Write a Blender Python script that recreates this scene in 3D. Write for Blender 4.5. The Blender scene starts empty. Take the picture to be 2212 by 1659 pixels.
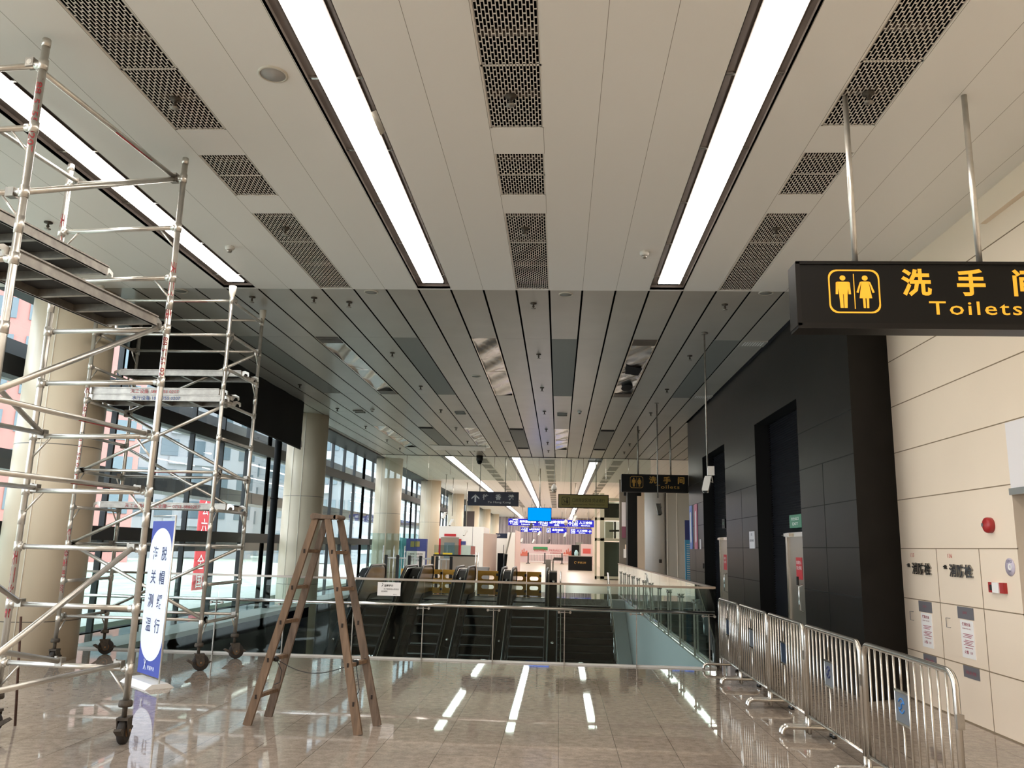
import bpy, math, random
from mathutils import Vector, Matrix
random.seed(7)
S = bpy.context.scene
COL = S.collection
PI = math.pi

# ---------------------------------------------------------------- camera, sky, exposure
CAM_Z, F_PX, PITCH, YAW, ROLL = 1.6, 1762.2, 0.197315, -0.0604096, 0.0242934
cp, sp, cy_, sy_ = math.cos(PITCH), math.sin(PITCH), math.cos(YAW), math.sin(YAW)
FWD = Vector((sy_*cp, cy_*cp, sp)); RGT0 = Vector((cy_, -sy_, 0)); UP0 = RGT0.cross(FWD)
RGT = RGT0*math.cos(ROLL) + UP0*math.sin(ROLL); UPV = -RGT0*math.sin(ROLL) + UP0*math.cos(ROLL)
cam_data = bpy.data.cameras.new('camera')
cam = bpy.data.objects.new('camera', cam_data); COL.objects.link(cam)
cam_data.sensor_fit = 'HORIZONTAL'; cam_data.sensor_width = 36.0
cam_data.lens = F_PX/2212*36.0; cam_data.clip_start = 0.05; cam_data.clip_end = 600
Mx = Matrix((RGT, UPV, -FWD)).transposed().to_4x4(); Mx.translation = (0, 0, CAM_Z)
cam.matrix_world = Mx
S.camera = cam

world = bpy.data.worlds.new('sky'); S.world = world; world.use_nodes = True
bg = world.node_tree.nodes['Background']
bg.inputs[0].default_value = (0.86, 0.93, 1.0, 1); bg.inputs[1].default_value = 3.4
S.view_settings.view_transform = 'Standard'; S.view_settings.look = 'None'
S.view_settings.gamma = 1.0; S.view_settings.use_curve_mapping = False
S.view_settings.exposure = 1.0
LAMP = 7.6            # strength of the ceiling light diffusers
S.cycles.max_bounces = 10; S.cycles.transparent_max_bounces = 24
S.cycles.diffuse_bounces = 5; S.cycles.glossy_bounces = 5
S.cycles.caustics_reflective = False; S.cycles.caustics_refractive = False
S.cycles.sample_clamp_indirect = 8.0
ZC = 5.03             # ceiling height

def at(px, py, y=None, x=None, z=None):
    """a photograph pixel turned into a point at a known distance (y), wall (x) or height (z)"""
    d = RGT*((px-1106)/F_PX) - UPV*((py-829.5)/F_PX) + FWD
    t = y/d.y if y is not None else (x/d.x if x is not None else (z-CAM_Z)/d.z)
    return Vector((0, 0, CAM_Z)) + d*t

# ---------------------------------------------------------------- materials
def lin(h):
    h = h.lstrip('#'); o = []
    for i in (0, 2, 4):
        c = int(h[i:i+2], 16)/255
        o.append(c/12.92 if c <= 0.04045 else ((c+0.055)/1.055)**2.4)
    return (*o, 1)

def mat(name, col, rough=0.5, metal=0.0, spec=0.5, noise=None, bump=None, coat=0.0, emit=None):
    m = bpy.data.materials.new(name); m.use_nodes = True
    nt = m.node_tree; b = nt.nodes['Principled BSDF']
    c = lin(col) if isinstance(col, str) else (*col, 1)
    b.inputs['Base Color'].default_value = c
    b.inputs['Roughness'].default_value = rough; b.inputs['Metallic'].default_value = metal
    b.inputs['Specular IOR Level'].default_value = spec
    b.inputs['Coat Weight'].default_value = coat
    if emit: b.inputs['Emission Color'].default_value = c; b.inputs['Emission Strength'].default_value = emit
    if noise:            # (scale, amount, stretch)
        tc = nt.nodes.new('ShaderNodeTexCoord'); mp = nt.nodes.new('ShaderNodeMapping')
        mp.inputs['Scale'].default_value = noise[2] if len(noise) > 2 else (1, 1, 1)
        n = nt.nodes.new('ShaderNodeTexNoise'); n.inputs['Scale'].default_value = noise[0]; n.inputs['Detail'].default_value = 5
        r = nt.nodes.new('ShaderNodeMapRange'); a = noise[1]
        r.inputs['From Min'].default_value = 0.3; r.inputs['From Max'].default_value = 0.7
        r.inputs['To Min'].default_value = 1-a; r.inputs['To Max'].default_value = 1+a
        mx = nt.nodes.new('ShaderNodeMixRGB'); mx.blend_type = 'MULTIPLY'; mx.inputs[0].default_value = 1
        mx.inputs[1].default_value = c
        nt.links.new(tc.outputs['Object'], mp.inputs[0]); nt.links.new(mp.outputs[0], n.inputs['Vector'])
        nt.links.new(n.outputs['Fac'], r.inputs['Value']); nt.links.new(r.outputs[0], mx.inputs[2])
        nt.links.new(mx.outputs[0], b.inputs['Base Color'])
        if bump:
            bp = nt.nodes.new('ShaderNodeBump'); bp.inputs['Strength'].default_value = bump; bp.inputs['Distance'].default_value = 0.01
            nt.links.new(n.outputs['Fac'], bp.inputs['Height']); nt.links.new(bp.outputs[0], b.inputs['Normal'])
    return m

def glass(name, tint, refl=0.08, rough=0.0, haze=0.0, edge=0.6):
    """a clear pane: what lies behind it shows through, with a mirror that grows at grazing angles"""
    m = bpy.data.materials.new(name); m.use_nodes = True; nt = m.node_tree
    for n in list(nt.nodes): nt.nodes.remove(n)
    out = nt.nodes.new('ShaderNodeOutputMaterial'); t = nt.nodes.new('ShaderNodeBsdfTransparent')
    g = nt.nodes.new('ShaderNodeBsdfGlossy'); mx = nt.nodes.new('ShaderNodeMixShader')
    t.inputs[0].default_value = (*tint, 1); g.inputs['Roughness'].default_value = rough
    g.inputs[0].default_value = (0.95, 1, 0.98, 1)
    lw = nt.nodes.new('ShaderNodeLayerWeight'); lw.inputs['Blend'].default_value = 0.27
    r = nt.nodes.new('ShaderNodeMapRange'); r.inputs['To Min'].default_value = refl; r.inputs['To Max'].default_value = edge
    nt.links.new(lw.outputs['Fresnel'], r.inputs['Value']); nt.links.new(r.outputs[0], mx.inputs[0])
    nt.links.new(t.outputs[0], mx.inputs[1]); nt.links.new(g.outputs[0], mx.inputs[2])
    last = mx
    if haze:
        d = nt.nodes.new('ShaderNodeBsdfDiffuse'); d.inputs[0].default_value = (0.75, 0.82, 0.8, 1)
        m2 = nt.nodes.new('ShaderNodeMixShader'); m2.inputs[0].default_value = haze
        nt.links.new(mx.outputs[0], m2.inputs[1]); nt.links.new(d.outputs[0], m2.inputs[2]); last = m2
    nt.links.new(last.outputs[0], out.inputs[0])
    return m

def emis(name, col, s):
    m = bpy.data.materials.new(name); m.use_nodes = True; nt = m.node_tree
    for n in list(nt.nodes): nt.nodes.remove(n)
    o = nt.nodes.new('ShaderNodeOutputMaterial'); e = nt.nodes.new('ShaderNodeEmission')
    e.inputs[0].default_value = lin(col) if isinstance(col, str) else (*col, 1); e.inputs[1].default_value = s
    nt.links.new(e.outputs[0], o.inputs[0]); return m

def grid_lines(m, axes, width, col, rough_line=None):
    """thin joint lines in a material at regular object coordinates: axes = [(axis, pitch, offset)]"""
    nt = m.node_tree; b = nt.nodes['Principled BSDF']
    tc = nt.nodes.new('ShaderNodeTexCoord'); sx = nt.nodes.new('ShaderNodeSeparateXYZ')
    nt.links.new(tc.outputs['Object'], sx.inputs[0]); last = None
    def M(op, a, bb):
        n = nt.nodes.new('ShaderNodeMath'); n.operation = op
        for i, v in enumerate((a, bb)):
            if v is None: continue
            if isinstance(v, (int, float)): n.inputs[i].default_value = v
            else: nt.links.new(v, n.inputs[i])
        return n.outputs[0]
    for ax, pitch, off in axes:
        v = M('ADD', sx.outputs[ax], -off + pitch*1000.5); v = M('MODULO', v, pitch)
        v = M('SUBTRACT', v, pitch/2); v = M('ABSOLUTE', v, None); v = M('LESS_THAN', v, width/2)
        last = v if last is None else M('MAXIMUM', last, v)
    mx = nt.nodes.new('ShaderNodeMixRGB'); mx.inputs[2].default_value = lin(col)
    src = b.inputs['Base Color']
    if src.is_linked: nt.links.new(src.links[0].from_socket, mx.inputs[1])
    else: mx.inputs[1].default_value = src.default_value
    nt.links.new(last, mx.inputs[0]); nt.links.new(mx.outputs[0], src)
    return m

M = {}
M['ceil'] = grid_lines(mat('ceiling panel', '#f0eeea', 0.42, spec=0.4), [(0, 0.45, -0.167)], 0.004, '#8d877c')
M['plank'] = mat('ceiling plank', '#b3aea5', 0.3, spec=0.5, noise=(1.5, 0.05))
M['void'] = mat('ceiling void', '#050505', 0.95, spec=0.1)
M['grille'] = mat('vent plate', '#e9e4dc', 0.45)
M['trough'] = mat('light trough', '#5b524b', 0.35, noise=(3, 0.2))
M['lamp'] = emis('light diffuser', (1.0, 0.925, 0.85), LAMP)
M['lampfar'] = emis('light diffuser far hall', (1.0, 0.93, 0.86), LAMP*1.15)
M['alu'] = mat('scaffold aluminium', '#d8d4cc', 0.32, 0.85, noise=(9, 0.12, (1, 1, 1)))
M['alud'] = mat('dull aluminium', '#a39e96', 0.42, 0.8, noise=(12, 0.2))
M['steel'] = mat('brushed steel', '#cfcbc4', 0.22, 0.95)
M['chrome'] = mat('chrome', '#e6e4e0', 0.1, 1.0)
M['stainless'] = mat('stainless panel', '#a89f95', 0.3, 0.8)
M['caster'] = mat('dirty cast iron', '#4e463d', 0.7, 0.3, noise=(30, 0.35))
M['tyre'] = mat('rubber tyre', '#2a2521', 0.75)
M['hub'] = mat('wheel hub', '#8a6642', 0.5)
M['ply'] = mat('platform underside', '#2a2724', 0.75, noise=(4, 0.3))
M['red'] = mat('red stencil paint', '#9a3034', 0.55, noise=(14, 0.45))
M['blue'] = mat('blue stencil paint', '#1f3d7a', 0.6)
M['cap'] = mat('post cover', '#cfcabd', 0.5)
M['wood'] = mat('old wood', '#735c47', 0.62, noise=(5, 0.3, (6, 6, 0.6)), bump=0.3)
M['wood2'] = mat('weathered wood', '#6b594a', 0.7, noise=(6, 0.35, (5, 5, 0.7)), bump=0.3)
M['mortise'] = mat('dark mortise', '#241a12', 0.8)
M['wire'] = mat('black cable', '#1b1a19', 0.5)
M['rust'] = mat('rusty rod', '#4a3024', 0.8, noise=(40, 0.3))
M['cream'] = mat('cream wall panel', '#eedcc6', 0.35, spec=0.45, noise=(0.6, 0.04))
M['joint'] = mat('panel joint', '#8a7860', 0.8)
M['black'] = mat('black granite', '#161412', 0.36, spec=0.14, noise=(2.5, 0.25))
M['blackjoint'] = mat('black joint', '#070707', 0.8)
M['blackmatt'] = mat('black matt', '#0d0d0d', 0.7, spec=0.25)
M['blind'] = mat('black blind', '#272725', 0.85, spec=0.2)
M['louvre'] = mat('dark louvre', '#25252a', 0.4, spec=0.4)
M['frame'] = mat('window frame', '#1b1c1e', 0.5)
M['signblack'] = mat('sign casing', '#0b0a09', 0.5, spec=0.3)
M['amber'] = mat('amber lettering', '#f0a92e', 0.5, emit=0.28)
M['amberdim'] = mat('amber lettering unlit', '#b98a3a', 0.5)
M['white'] = mat('white paint', '#eeece8', 0.4)
M['paper'] = mat('white paper', '#efece8', 0.6)
M['pillar'] = grid_lines(mat('column cladding', '#dccdb4', 0.38, spec=0.5), [(2, 2.29, 0.515)], 0.012, '#6d675d')
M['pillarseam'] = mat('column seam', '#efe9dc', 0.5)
M['kerb'] = mat('white stone kerb', '#d3d1cb', 0.4)
M['greywall'] = mat('grey wall', '#6e675c', 0.55)
M['fascia'] = mat('dark grey fascia', '#4b4a48', 0.25)
M['whitewall'] = mat('pale wall', '#cfd0cc', 0.45)
M['esc'] = mat('escalator black', '#070707', 0.45, spec=0.25)
M['rubber'] = mat('black handrail', '#0f0f10', 0.3)
M['bronze'] = mat('bronze balustrade panel', '#6f6258', 0.25, 0.7)
M['orange'] = mat('orange plastic', '#fdb845', 0.5, noise=(3, 0.12))
M['navy'] = mat('navy sign', '#20283f', 0.25)
M['khaki'] = mat('yellow sign', '#8d8148', 0.3)
M['khakidark'] = mat('sign ink', '#3c381f', 0.5)
M['letter'] = mat('pale lettering', '#d9dadb', 0.5)
M['screen'] = emis('blue screen', '#0078ff', 1.0)
M['signblue'] = emis('blue lit sign', (0.022, 0.022, 0.30), 1.0)
M['signlit'] = emis('white lit lettering', (0.9, 0.95, 1.0), 1.3)
M['pinkwall'] = mat('pink hoarding', '#d9c0c0', 0.5)
M['slat'] = mat('far wall slats', '#cdbfc1', 0.45)
M['slatback'] = mat('far wall backing', '#54464a', 0.6)
M['redsign'] = mat('red notice', '#c22730', 0.5)
M['green'] = mat('green notice', '#2f8a57', 0.5)
M['exit'] = mat('exit sign green', '#2c6b50', 0.4, emit=0.12)
M['gold'] = mat('gold lettering', '#b5914a', 0.4)
M['bannerblue'] = mat('banner blue', '#2f3f98', 0.6)
M['bannerwhite'] = mat('banner pale blue white', '#dfe4f7', 0.6)
M['ink'] = mat('dark blue ink', '#26305f', 0.6)
M['inkblack'] = mat('black ink', '#22211f', 0.5)
M['plate'] = mat('grey sign plate', '#7a7f86', 0.35, 0.4)
M['platedark'] = mat('dark sign plate', '#2d3b52', 0.3, 0.2)
M['platelogo'] = mat('plate logo', '#3a78b8', 0.5)
M['greylabel'] = mat('grey label', '#6c6a6e', 0.6)
M['pinkink'] = mat('red print', '#a34858', 0.6)
M['alarmred'] = mat('alarm red', '#a82a2a', 0.35)
M['lightpanel'] = mat('white panel', '#e9e3e2', 0.5)
M['foil'] = mat('crumpled foil', '#bdbebd', 0.2, 0.85, noise=(2.2, 0.12), bump=0.4)
M['hatchgrey'] = mat('grey ceiling patch', '#8b8b85', 0.6)
M['camwhite'] = mat('camera white', '#d8d6d0', 0.4)
M['purple'] = mat('disc sticker', '#c6bccb', 0.5)
M['posterblue'] = mat('blue poster', '#4f76c4', 0.45)
M['posterpink'] = mat('pink poster', '#bf5474', 0.45)
M['poster'] = mat('pale poster', '#d8d2d4', 0.5)
M['cyan'] = mat('cyan poster', '#4fa6cf', 0.5)
M['teal'] = mat('teal board side', '#3f8a8c', 0.5)
M['boardblue'] = mat('board blue', '#3d4480', 0.5)
M['boardpale'] = mat('board pale', '#ddd6d2', 0.5)
M['yellow'] = mat('yellow sticker', '#e0c63a', 0.5)
M['lawn'] = mat('lawn', '#b3bfae', 0.9, noise=(0.6, 0.25))
M['towerpink'] = mat('pink render', '#b9857d', 0.8)
M['towerwhite'] = mat('pale render', '#aeb2b5', 0.8)
M['towerglass'] = mat('tower glazing', '#64767e', 0.2, spec=0.5)
M['concrete'] = mat('pale concrete', '#b9b6b0', 0.8)
M['cabin'] = mat('lift cream steel', '#aaa68f', 0.4)
G_win = glass('window glass', (0.86, 0.91, 0.92), 0.05, 0.0, 0.03, 0.75)
G_rail = glass('balustrade glass', (0.76, 0.84, 0.82), 0.0, 0.0, 0.0, 0.6)
G_baffle = glass('smoke curtain glass', (0.90, 0.94, 0.92), 0.05, 0.0, 0.05, 0.5)

def floor_material():
    m = mat('polished granite floor', '#9c8d7c', 0.05, spec=0.5)
    nt = m.node_tree; b = nt.nodes['Principled BSDF']
    tc = nt.nodes.new('ShaderNodeTexCoord')
    mp = nt.nodes.new('ShaderNodeMapping'); nt.links.new(tc.outputs['Object'], mp.inputs[0])
    br = nt.nodes.new('ShaderNodeTexBrick'); br.offset = 0.0
    mp.inputs['Location'].default_value = (-0.02+4.75, 0.42, 0)
    br.inputs['Scale'].default_value = 1.0; br.inputs['Brick Width'].default_value = 0.475; br.inputs['Row Height'].default_value = 0.9
    br.inputs['Mortar Size'].default_value = 0.0025; br.inputs['Mortar Smooth'].default_value = 0
    br.inputs['Color1'].default_value = (0.96, 0.95, 0.95, 1); br.inputs['Color2'].default_value = (1.06, 1.05, 1.04, 1)
    br.inputs['Mortar'].default_value = (0.42, 0.40, 0.38, 1)
    nt.links.new(mp.outputs[0], br.inputs['Vector'])
    n1 = nt.nodes.new('ShaderNodeTexNoise'); n1.inputs['Scale'].default_value = 70; n1.inputs['Detail'].default_value = 4
    n2 = nt.nodes.new('ShaderNodeTexNoise'); n2.inputs['Scale'].default_value = 14; n2.inputs['Detail'].default_value = 5
    n3 = nt.nodes.new('ShaderNodeTexNoise'); n3.inputs['Scale'].default_value = 1.1; n3.inputs['Detail'].default_value = 3
    for n in (n1, n2, n3): nt.links.new(tc.outputs['Object'], n.inputs['Vector'])
    cr = nt.nodes.new('ShaderNodeValToRGB'); cr.color_ramp.elements[0].position = 0.33; cr.color_ramp.elements[1].position = 0.66
    cr.color_ramp.elements[0].color = lin('#85796d'); cr.color_ramp.elements[1].color = lin('#aca093')
    mix = nt.nodes.new('ShaderNodeMixRGB'); mix.inputs[0].default_value = 0.55
    nt.links.new(n1.outputs['Fac'], mix.inputs[1]); nt.links.new(n2.outputs['Fac'], mix.inputs[2])
    nt.links.new(mix.outputs[0], cr.inputs[0])
    m1 = nt.nodes.new('ShaderNodeMixRGB'); m1.blend_type = 'MULTIPLY'; m1.inputs[0].default_value = 1
    nt.links.new(cr.outputs[0], m1.inputs[1]); nt.links.new(br.outputs['Color'], m1.inputs[2])
    r3 = nt.nodes.new('ShaderNodeMapRange'); r3.inputs['From Min'].default_value = 0.3; r3.inputs['From Max'].default_value = 0.7
    r3.inputs['To Min'].default_value = 0.92; r3.inputs['To Max'].default_value = 1.08; nt.links.new(n3.outputs['Fac'], r3.inputs[0])
    m2 = nt.nodes.new('ShaderNodeMixRGB'); m2.blend_type = 'MULTIPLY'; m2.inputs[0].default_value = 1
    nt.links.new(m1.outputs[0], m2.inputs[1]); nt.links.new(r3.outputs[0], m2.inputs[2])
    nt.links.new(m2.outputs[0], b.inputs['Base Color'])
    rr = nt.nodes.new('ShaderNodeMapRange'); rr.inputs['To Min'].default_value = 0.012; rr.inputs['To Max'].default_value = 0.05
    nt.links.new(n2.outputs['Fac'], rr.inputs[0]); nt.links.new(rr.outputs[0], b.inputs['Roughness'])
    bp = nt.nodes.new('ShaderNodeBump'); bp.inputs['Strength'].default_value = 0.006; bp.inputs['Distance'].default_value = 0.02
    n4 = nt.nodes.new('ShaderNodeTexNoise'); n4.inputs['Scale'].default_value = 3.0; nt.links.new(tc.outputs['Object'], n4.inputs['Vector'])
    nt.links.new(n4.outputs['Fac'], bp.inputs['Height']); nt.links.new(bp.outputs[0], b.inputs['Normal'])
    return m
M['floor'] = floor_material()

# ---------------------------------------------------------------- mesh helpers
def root_loc(o):
    v = Vector((0, 0, 0))
    while o is not None:
        v += o.location; o = o.parent
    return v

class MB:
    def __init__(s): s.v = []; s.f = []; s.sm = []
    def add(s, vs, fs, smooth=False):
        b = len(s.v); s.v += [tuple(p) for p in vs]
        for f in fs: s.f.append(tuple(b+i for i in f)); s.sm.append(smooth)
        return s
    def box(s, x0, x1, y0, y1, z0, z1, rz=0, c=None):
        vs = [Vector((x, y, z)) for z in (z0, z1) for y in (y0, y1) for x in (x0, x1)]
        if rz:
            cc = Vector(c) if c else Vector(((x0+x1)/2, (y0+y1)/2, 0)); cc.z = 0
            R = Matrix.Rotation(rz, 3, 'Z'); vs = [R @ (p-cc) + cc for p in vs]
        return s.add(vs, [(0, 2, 3, 1), (4, 5, 7, 6), (0, 1, 5, 4), (2, 6, 7, 3), (0, 4, 6, 2), (1, 3, 7, 5)])
    def bar(s, p, q, w, h, up=(0, 0, 1), w2=None, h2=None):
        """a straight bar of rectangular section from p to q (may taper)"""
        p, q = Vector(p), Vector(q); d = (q-p).normalized(); u = Vector(up)
        if abs(d.dot(u)) > 0.99: u = Vector((0, 1, 0))
        a = d.cross(u).normalized(); b = a.cross(d).normalized(); vs = []
        for c, ww, hh in ((p, w, h), (q, w2 or w, h2 or h)):
            vs += [c+a*i*ww/2+b*j*hh/2 for i, j in ((-1, -1), (1, -1), (1, 1), (-1, 1))]
        return s.add(vs, [(3, 2, 1, 0), (4, 5, 6, 7), (0, 1, 5, 4), (1, 2, 6, 5), (2, 3, 7, 6), (3, 0, 4, 7)])
    def tube(s, pts, r, n=10, caps=True):
        pts = [Vector(p) for p in pts]; rings = []; a = None
        for i, p in enumerate(pts):
            d = (pts[min(i+1, len(pts)-1)] - pts[max(i-1, 0)]).normalized()
            if a is None: a = d.orthogonal().normalized()
            a = (a - d*a.dot(d)).normalized(); b = d.cross(a)
            rr = r[i] if isinstance(r, (list, tuple)) else r
            rings.append([p + (a*math.cos(2*PI*k/n) + b*math.sin(2*PI*k/n))*rr for k in range(n)])
        base = len(s.v); s.v += [tuple(q) for R in rings for q in R]
        for i in range(len(rings)-1):
            for k in range(n):
                s.f.append((base+i*n+k, base+i*n+(k+1) % n, base+(i+1)*n+(k+1) % n, base+(i+1)*n+k)); s.sm.append(True)
        if caps:
            s.f.append(tuple(base+k for k in reversed(range(n)))); s.sm.append(False)
            e = base+(len(rings)-1)*n; s.f.append(tuple(e+k for k in range(n))); s.sm.append(False)
        return s
    def lathe(s, prof, c=(0, 0, 0), axis=(0, 0, 1), n=16):
        """rings of (radius, height) about an axis"""
        c, ax = Vector(c), Vector(axis).normalized()
        return s.tube([c+ax*h for _, h in prof], [max(r, 1e-4) for r, _ in prof], n) if len(set(h for _, h in prof)) == len(prof) else s._lathe(prof, c, ax, n)
    def _lathe(s, prof, c, ax, n):
        a = ax.orthogonal().normalized(); b = ax.cross(a); base = len(s.v)
        for r, h in prof:
            s.v += [tuple(c+ax*h+(a*math.cos(2*PI*k/n)+b*math.sin(2*PI*k/n))*max(r, 1e-4)) for k in range(n)]
        for i in range(len(prof)-1):
            for k in range(n):
                s.f.append((base+i*n+k, base+i*n+(k+1) % n, base+(i+1)*n+(k+1) % n, base+(i+1)*n+k)); s.sm.append(True)
        return s
    def prism(s, poly, o, u, w, d, smooth=False):
        """a polygon (2-D points in axes u, w at origin o) pushed through vector d"""
        o, u, w, d = Vector(o), Vector(u), Vector(w), Vector(d); n = len(poly)
        vs = [o+u*a+w*b for a, b in poly]; vs += [p+d for p in vs]
        fs = [tuple(reversed(range(n))), tuple(range(n, 2*n))] + [(i, (i+1) % n, n+(i+1) % n, n+i) for i in range(n)]
        return s.add(vs, fs, smooth)
    def quad(s, a, b, c, d): return s.add([a, b, c, d], [(0, 1, 2, 3)])
    def text(s, txt, o, u, w, size, align='CENTER', bold=0.0, width=None, lift=None, gap=1.0):
        """lettering on a plane: origin o (baseline), reading direction u, up direction w"""
        vs, fs, wd = text_mesh(txt, align, bold, gap)
        u, w, o = Vector(u).normalized(), Vector(w).normalized(), Vector(o)
        k = size; kx = size
        if width and wd: kx = width/wd
        return s.add([o+u*(x*kx)+w*(y*k) for x, y in vs], fs)
    def build(s, name, m, parent=None, local=False):
        off = Vector((0, 0, 0)) if (local or parent is None) else root_loc(parent)
        me = bpy.data.meshes.new(name)
        me.from_pydata([(x-off.x, y-off.y, z-off.z) for x, y, z in s.v], [], s.f)
        me.polygons.foreach_set('use_smooth', s.sm); me.materials.append(m); me.update()
        o = bpy.data.objects.new(name, me); COL.objects.link(o)
        if parent is not None: o.parent = parent
        return o

_tc = {}
def text_mesh(txt, align, bold, gap):
    key = (txt, align, bold, gap)
    if key not in _tc:
        c = bpy.data.curves.new('lettering', 'FONT'); c.body = txt; c.align_x = align; c.size = 1.0
        c.offset = bold; c.resolution_u = 2; c.space_character = gap; c.fill_mode = 'FRONT'
        o = bpy.data.objects.new('lettering', c); COL.objects.link(o)
        dg = bpy.context.evaluated_depsgraph_get(); dg.update()
        me = bpy.data.meshes.new_from_object(o.evaluated_get(dg))
        vs = [(v.co.x, v.co.y) for v in me.vertices]; fs = [tuple(p.vertices) for p in me.polygons]
        bpy.data.objects.remove(o); bpy.data.curves.remove(c); bpy.data.meshes.remove(me)
        xs = [x for x, _ in vs] or [0]
        _tc[key] = (vs, fs, max(xs)-min(xs))
    return _tc[key]

LABELS = {}
def tag(o, label, cat, group=None, kind=None):
    o['label'] = label; o['category'] = cat
    if group: o['group'] = group
    if kind: o['kind'] = kind
    return o
def thing(name, label, cat, loc=(0, 0, 0), rz=0, group=None):
    o = bpy.data.objects.new(name, None); COL.objects.link(o)
    o.location = loc; o.rotation_euler = (0, 0, rz); o.empty_display_size = 0.2
    return tag(o, label, cat, group)
def struct(o, label=None):
    o['kind'] = 'structure'
    if label: o['label'] = label; o['category'] = o.name.split('_')[0].split('.')[0]
    return o
def kids(o): return [c for c in o.children]
def dup(o, loc=None, rz=None, label=None, group=None, parent=None):
    c = o.copy(); COL.objects.link(c)
    if parent is not None: c.parent = parent
    if loc is not None: c.location = loc
    if rz is not None: c.rotation_euler = (0, 0, rz)
    if label: c['label'] = label
    if group: c['group'] = group
    for ch in kids(o): dup(ch, parent=c)
    return c
def arc(c, u, w, r, a0, a1, n=6):
    c, u, w = Vector(c), Vector(u), Vector(w)
    return [c+u*r*math.cos(a0+(a1-a0)*i/n)+w*r*math.sin(a0+(a1-a0)*i/n) for i in range(n+1)]
X, Y, Z = Vector((1, 0, 0)), Vector((0, 1, 0)), Vector((0, 0, 1))
ORD = ['first', 'second', 'third', 'fourth', 'fifth', 'sixth', 'seventh', 'eighth', 'ninth', 'tenth', 'eleventh', 'twelfth']

# ================================================================= SETTING
VX0, VX1, VY0, VY1 = -6.5, 2.15, 12.06, 27.6      # the escalator void in the floor
XW = -8.0                                         # glass wall on the left
b = MB()
b.box(XW, 6, -6, VY0, -0.3, 0).box(VX1, 9, VY0, 31, -0.3, 0).box(XW, VX0, VY0, 31, -0.3, 0).box(VX0, VX1, VY1, 31, -0.3, 0)
struct(b.build('floor', M['floor']))
struct(MB().box(XW, 9, 31, 100, -0.3, 0).build('floor_far', mat('far hall stone floor', '#b9ab9a', 0.32, spec=0.35, noise=(6, 0.06))))
struct(MB().box(XW, 9, 8, 40, -6.3, -6.0).build('floor_lower', M['whitewall']))
# ceiling near: flat panels with openings for light troughs and vents
LX = [(-4.66, -4.22), (-1.955, -1.51), (1.18, 1.625)]
GX = [(-3.315, -2.87), (-0.612, -0.165), (2.095, 2.53)]
GYS = [(3.2, 6.25), (6.70, 7.575), (8.02, 10.585)]
xs = sorted({-8.0, 4.12} | {a for p in LX+GX for a in p}); ys = sorted({-6.0, 10.62, -4.0, 10.56} | {a for p in GYS for a in p})
b = MB()
for i in range(len(xs)-1):
    y0 = None; mx_ = (xs[i]+xs[i+1])/2
    for j in range(len(ys)-1):
        my = (ys[j]+ys[j+1])/2
        hole = any(a < mx_ < c for a, c in LX) and -4 < my < 10.56
        hole = hole or (any(a < mx_ < c for a, c in GX) and any(a < my < c for a, c in GYS))
        if not hole: b.box(xs[i], xs[i+1], ys[j], ys[j+1], ZC, ZC+0.03)
struct(b.build('ceiling', M['ceil']))
# ceiling over the escalators: long planks with dark gaps
FOIL = [(-4.217, 0), (-1.517, 0), (1.183, 0), (-2.867, 1), (-0.167, 1), (-5.567, 1)]
GREY = [(-5.567, 0), (-2.867, 0), (-0.167, 0), (2.533, 0), (-4.217, 1), (-1.517, 1), (1.183, 1)]
HY = [(13.29, 18.55), (23.85, 29.0)]
b = MB(); g = 0.014
for k in range(-16, 20):
    x0 = -0.167+0.45*k+g; x1 = x0+0.45-2*g
    if x0 > 3.4: x1 = x0+0.45-2*g
    x0 = max(x0, -7.1)
    if x1 < -7.0: continue
    holes = sorted(HY[r] for xx, r in FOIL+GREY if abs(xx-(x0-g)) < 0.05)
    y = 10.64; segs = []
    for h0, h1 in holes: segs.append((y, h0)); y = h1
    segs.append((y, 31.6))
    ym = 22.3 if x1 > 3.55 else 10.64
    cuts = [10.64, 13.29, 18.55, 21.2, 23.85, 29.0, 31.6]
    for s0, s1 in segs:
        for c0, c1 in zip(cuts, cuts[1:]):
            a0, a1 = max(s0, c0, ym), min(s1, c1)
            if a1-a0 > 0.01: b.box(x0, x1, a0+0.002, a1-0.002, ZC+0.012, ZC+0.018)
struct(b.build('ceiling_middle', M['plank']))
struct(MB().box(-8, 9, 10.62, 31.6, ZC+0.17, ZC+0.2).box(-8, 9, 31.57, 31.6, ZC, ZC+0.2).box(-8, 9, 10.62, 10.64, ZC+0.03, ZC+0.65).box(-8, 9, 31.6, 100, ZC+0.25, ZC+0.3).box(-8, 4.12, -6, 10.62, ZC+0.62, ZC+0.65).build('ceiling_void', M['void']))
# far hall ceiling
FLX = [(-4.66, -4.10), (-1.99, -1.45), (1.14, 1.70)]
b = MB(); xs = sorted({-7.1, 9.0} | {a for p in FLX for a in p})
for i in range(len(xs)-1):
    if any(a < (xs[i]+xs[i+1])/2 < c for a, c in FLX): b.box(xs[i], xs[i+1], 97.5, 100, ZC, ZC+0.03)
    else: b.box(xs[i], xs[i+1], 31.6, 100, ZC, ZC+0.03)
struct(b.build('ceiling_far', M['ceil']))
struct(MB().box(-8.0, -7.05, 10.6, 100, ZC, ZC+0.05).box(-7.15, -7.05, 10.6, 100, ZC-0.03, ZC).build('trim_1', M['frame']))
struct(MB().box(-8.2, 9, -6.2, -6, -0.3, 5.6).build('wall_back', M['cream']))
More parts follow.
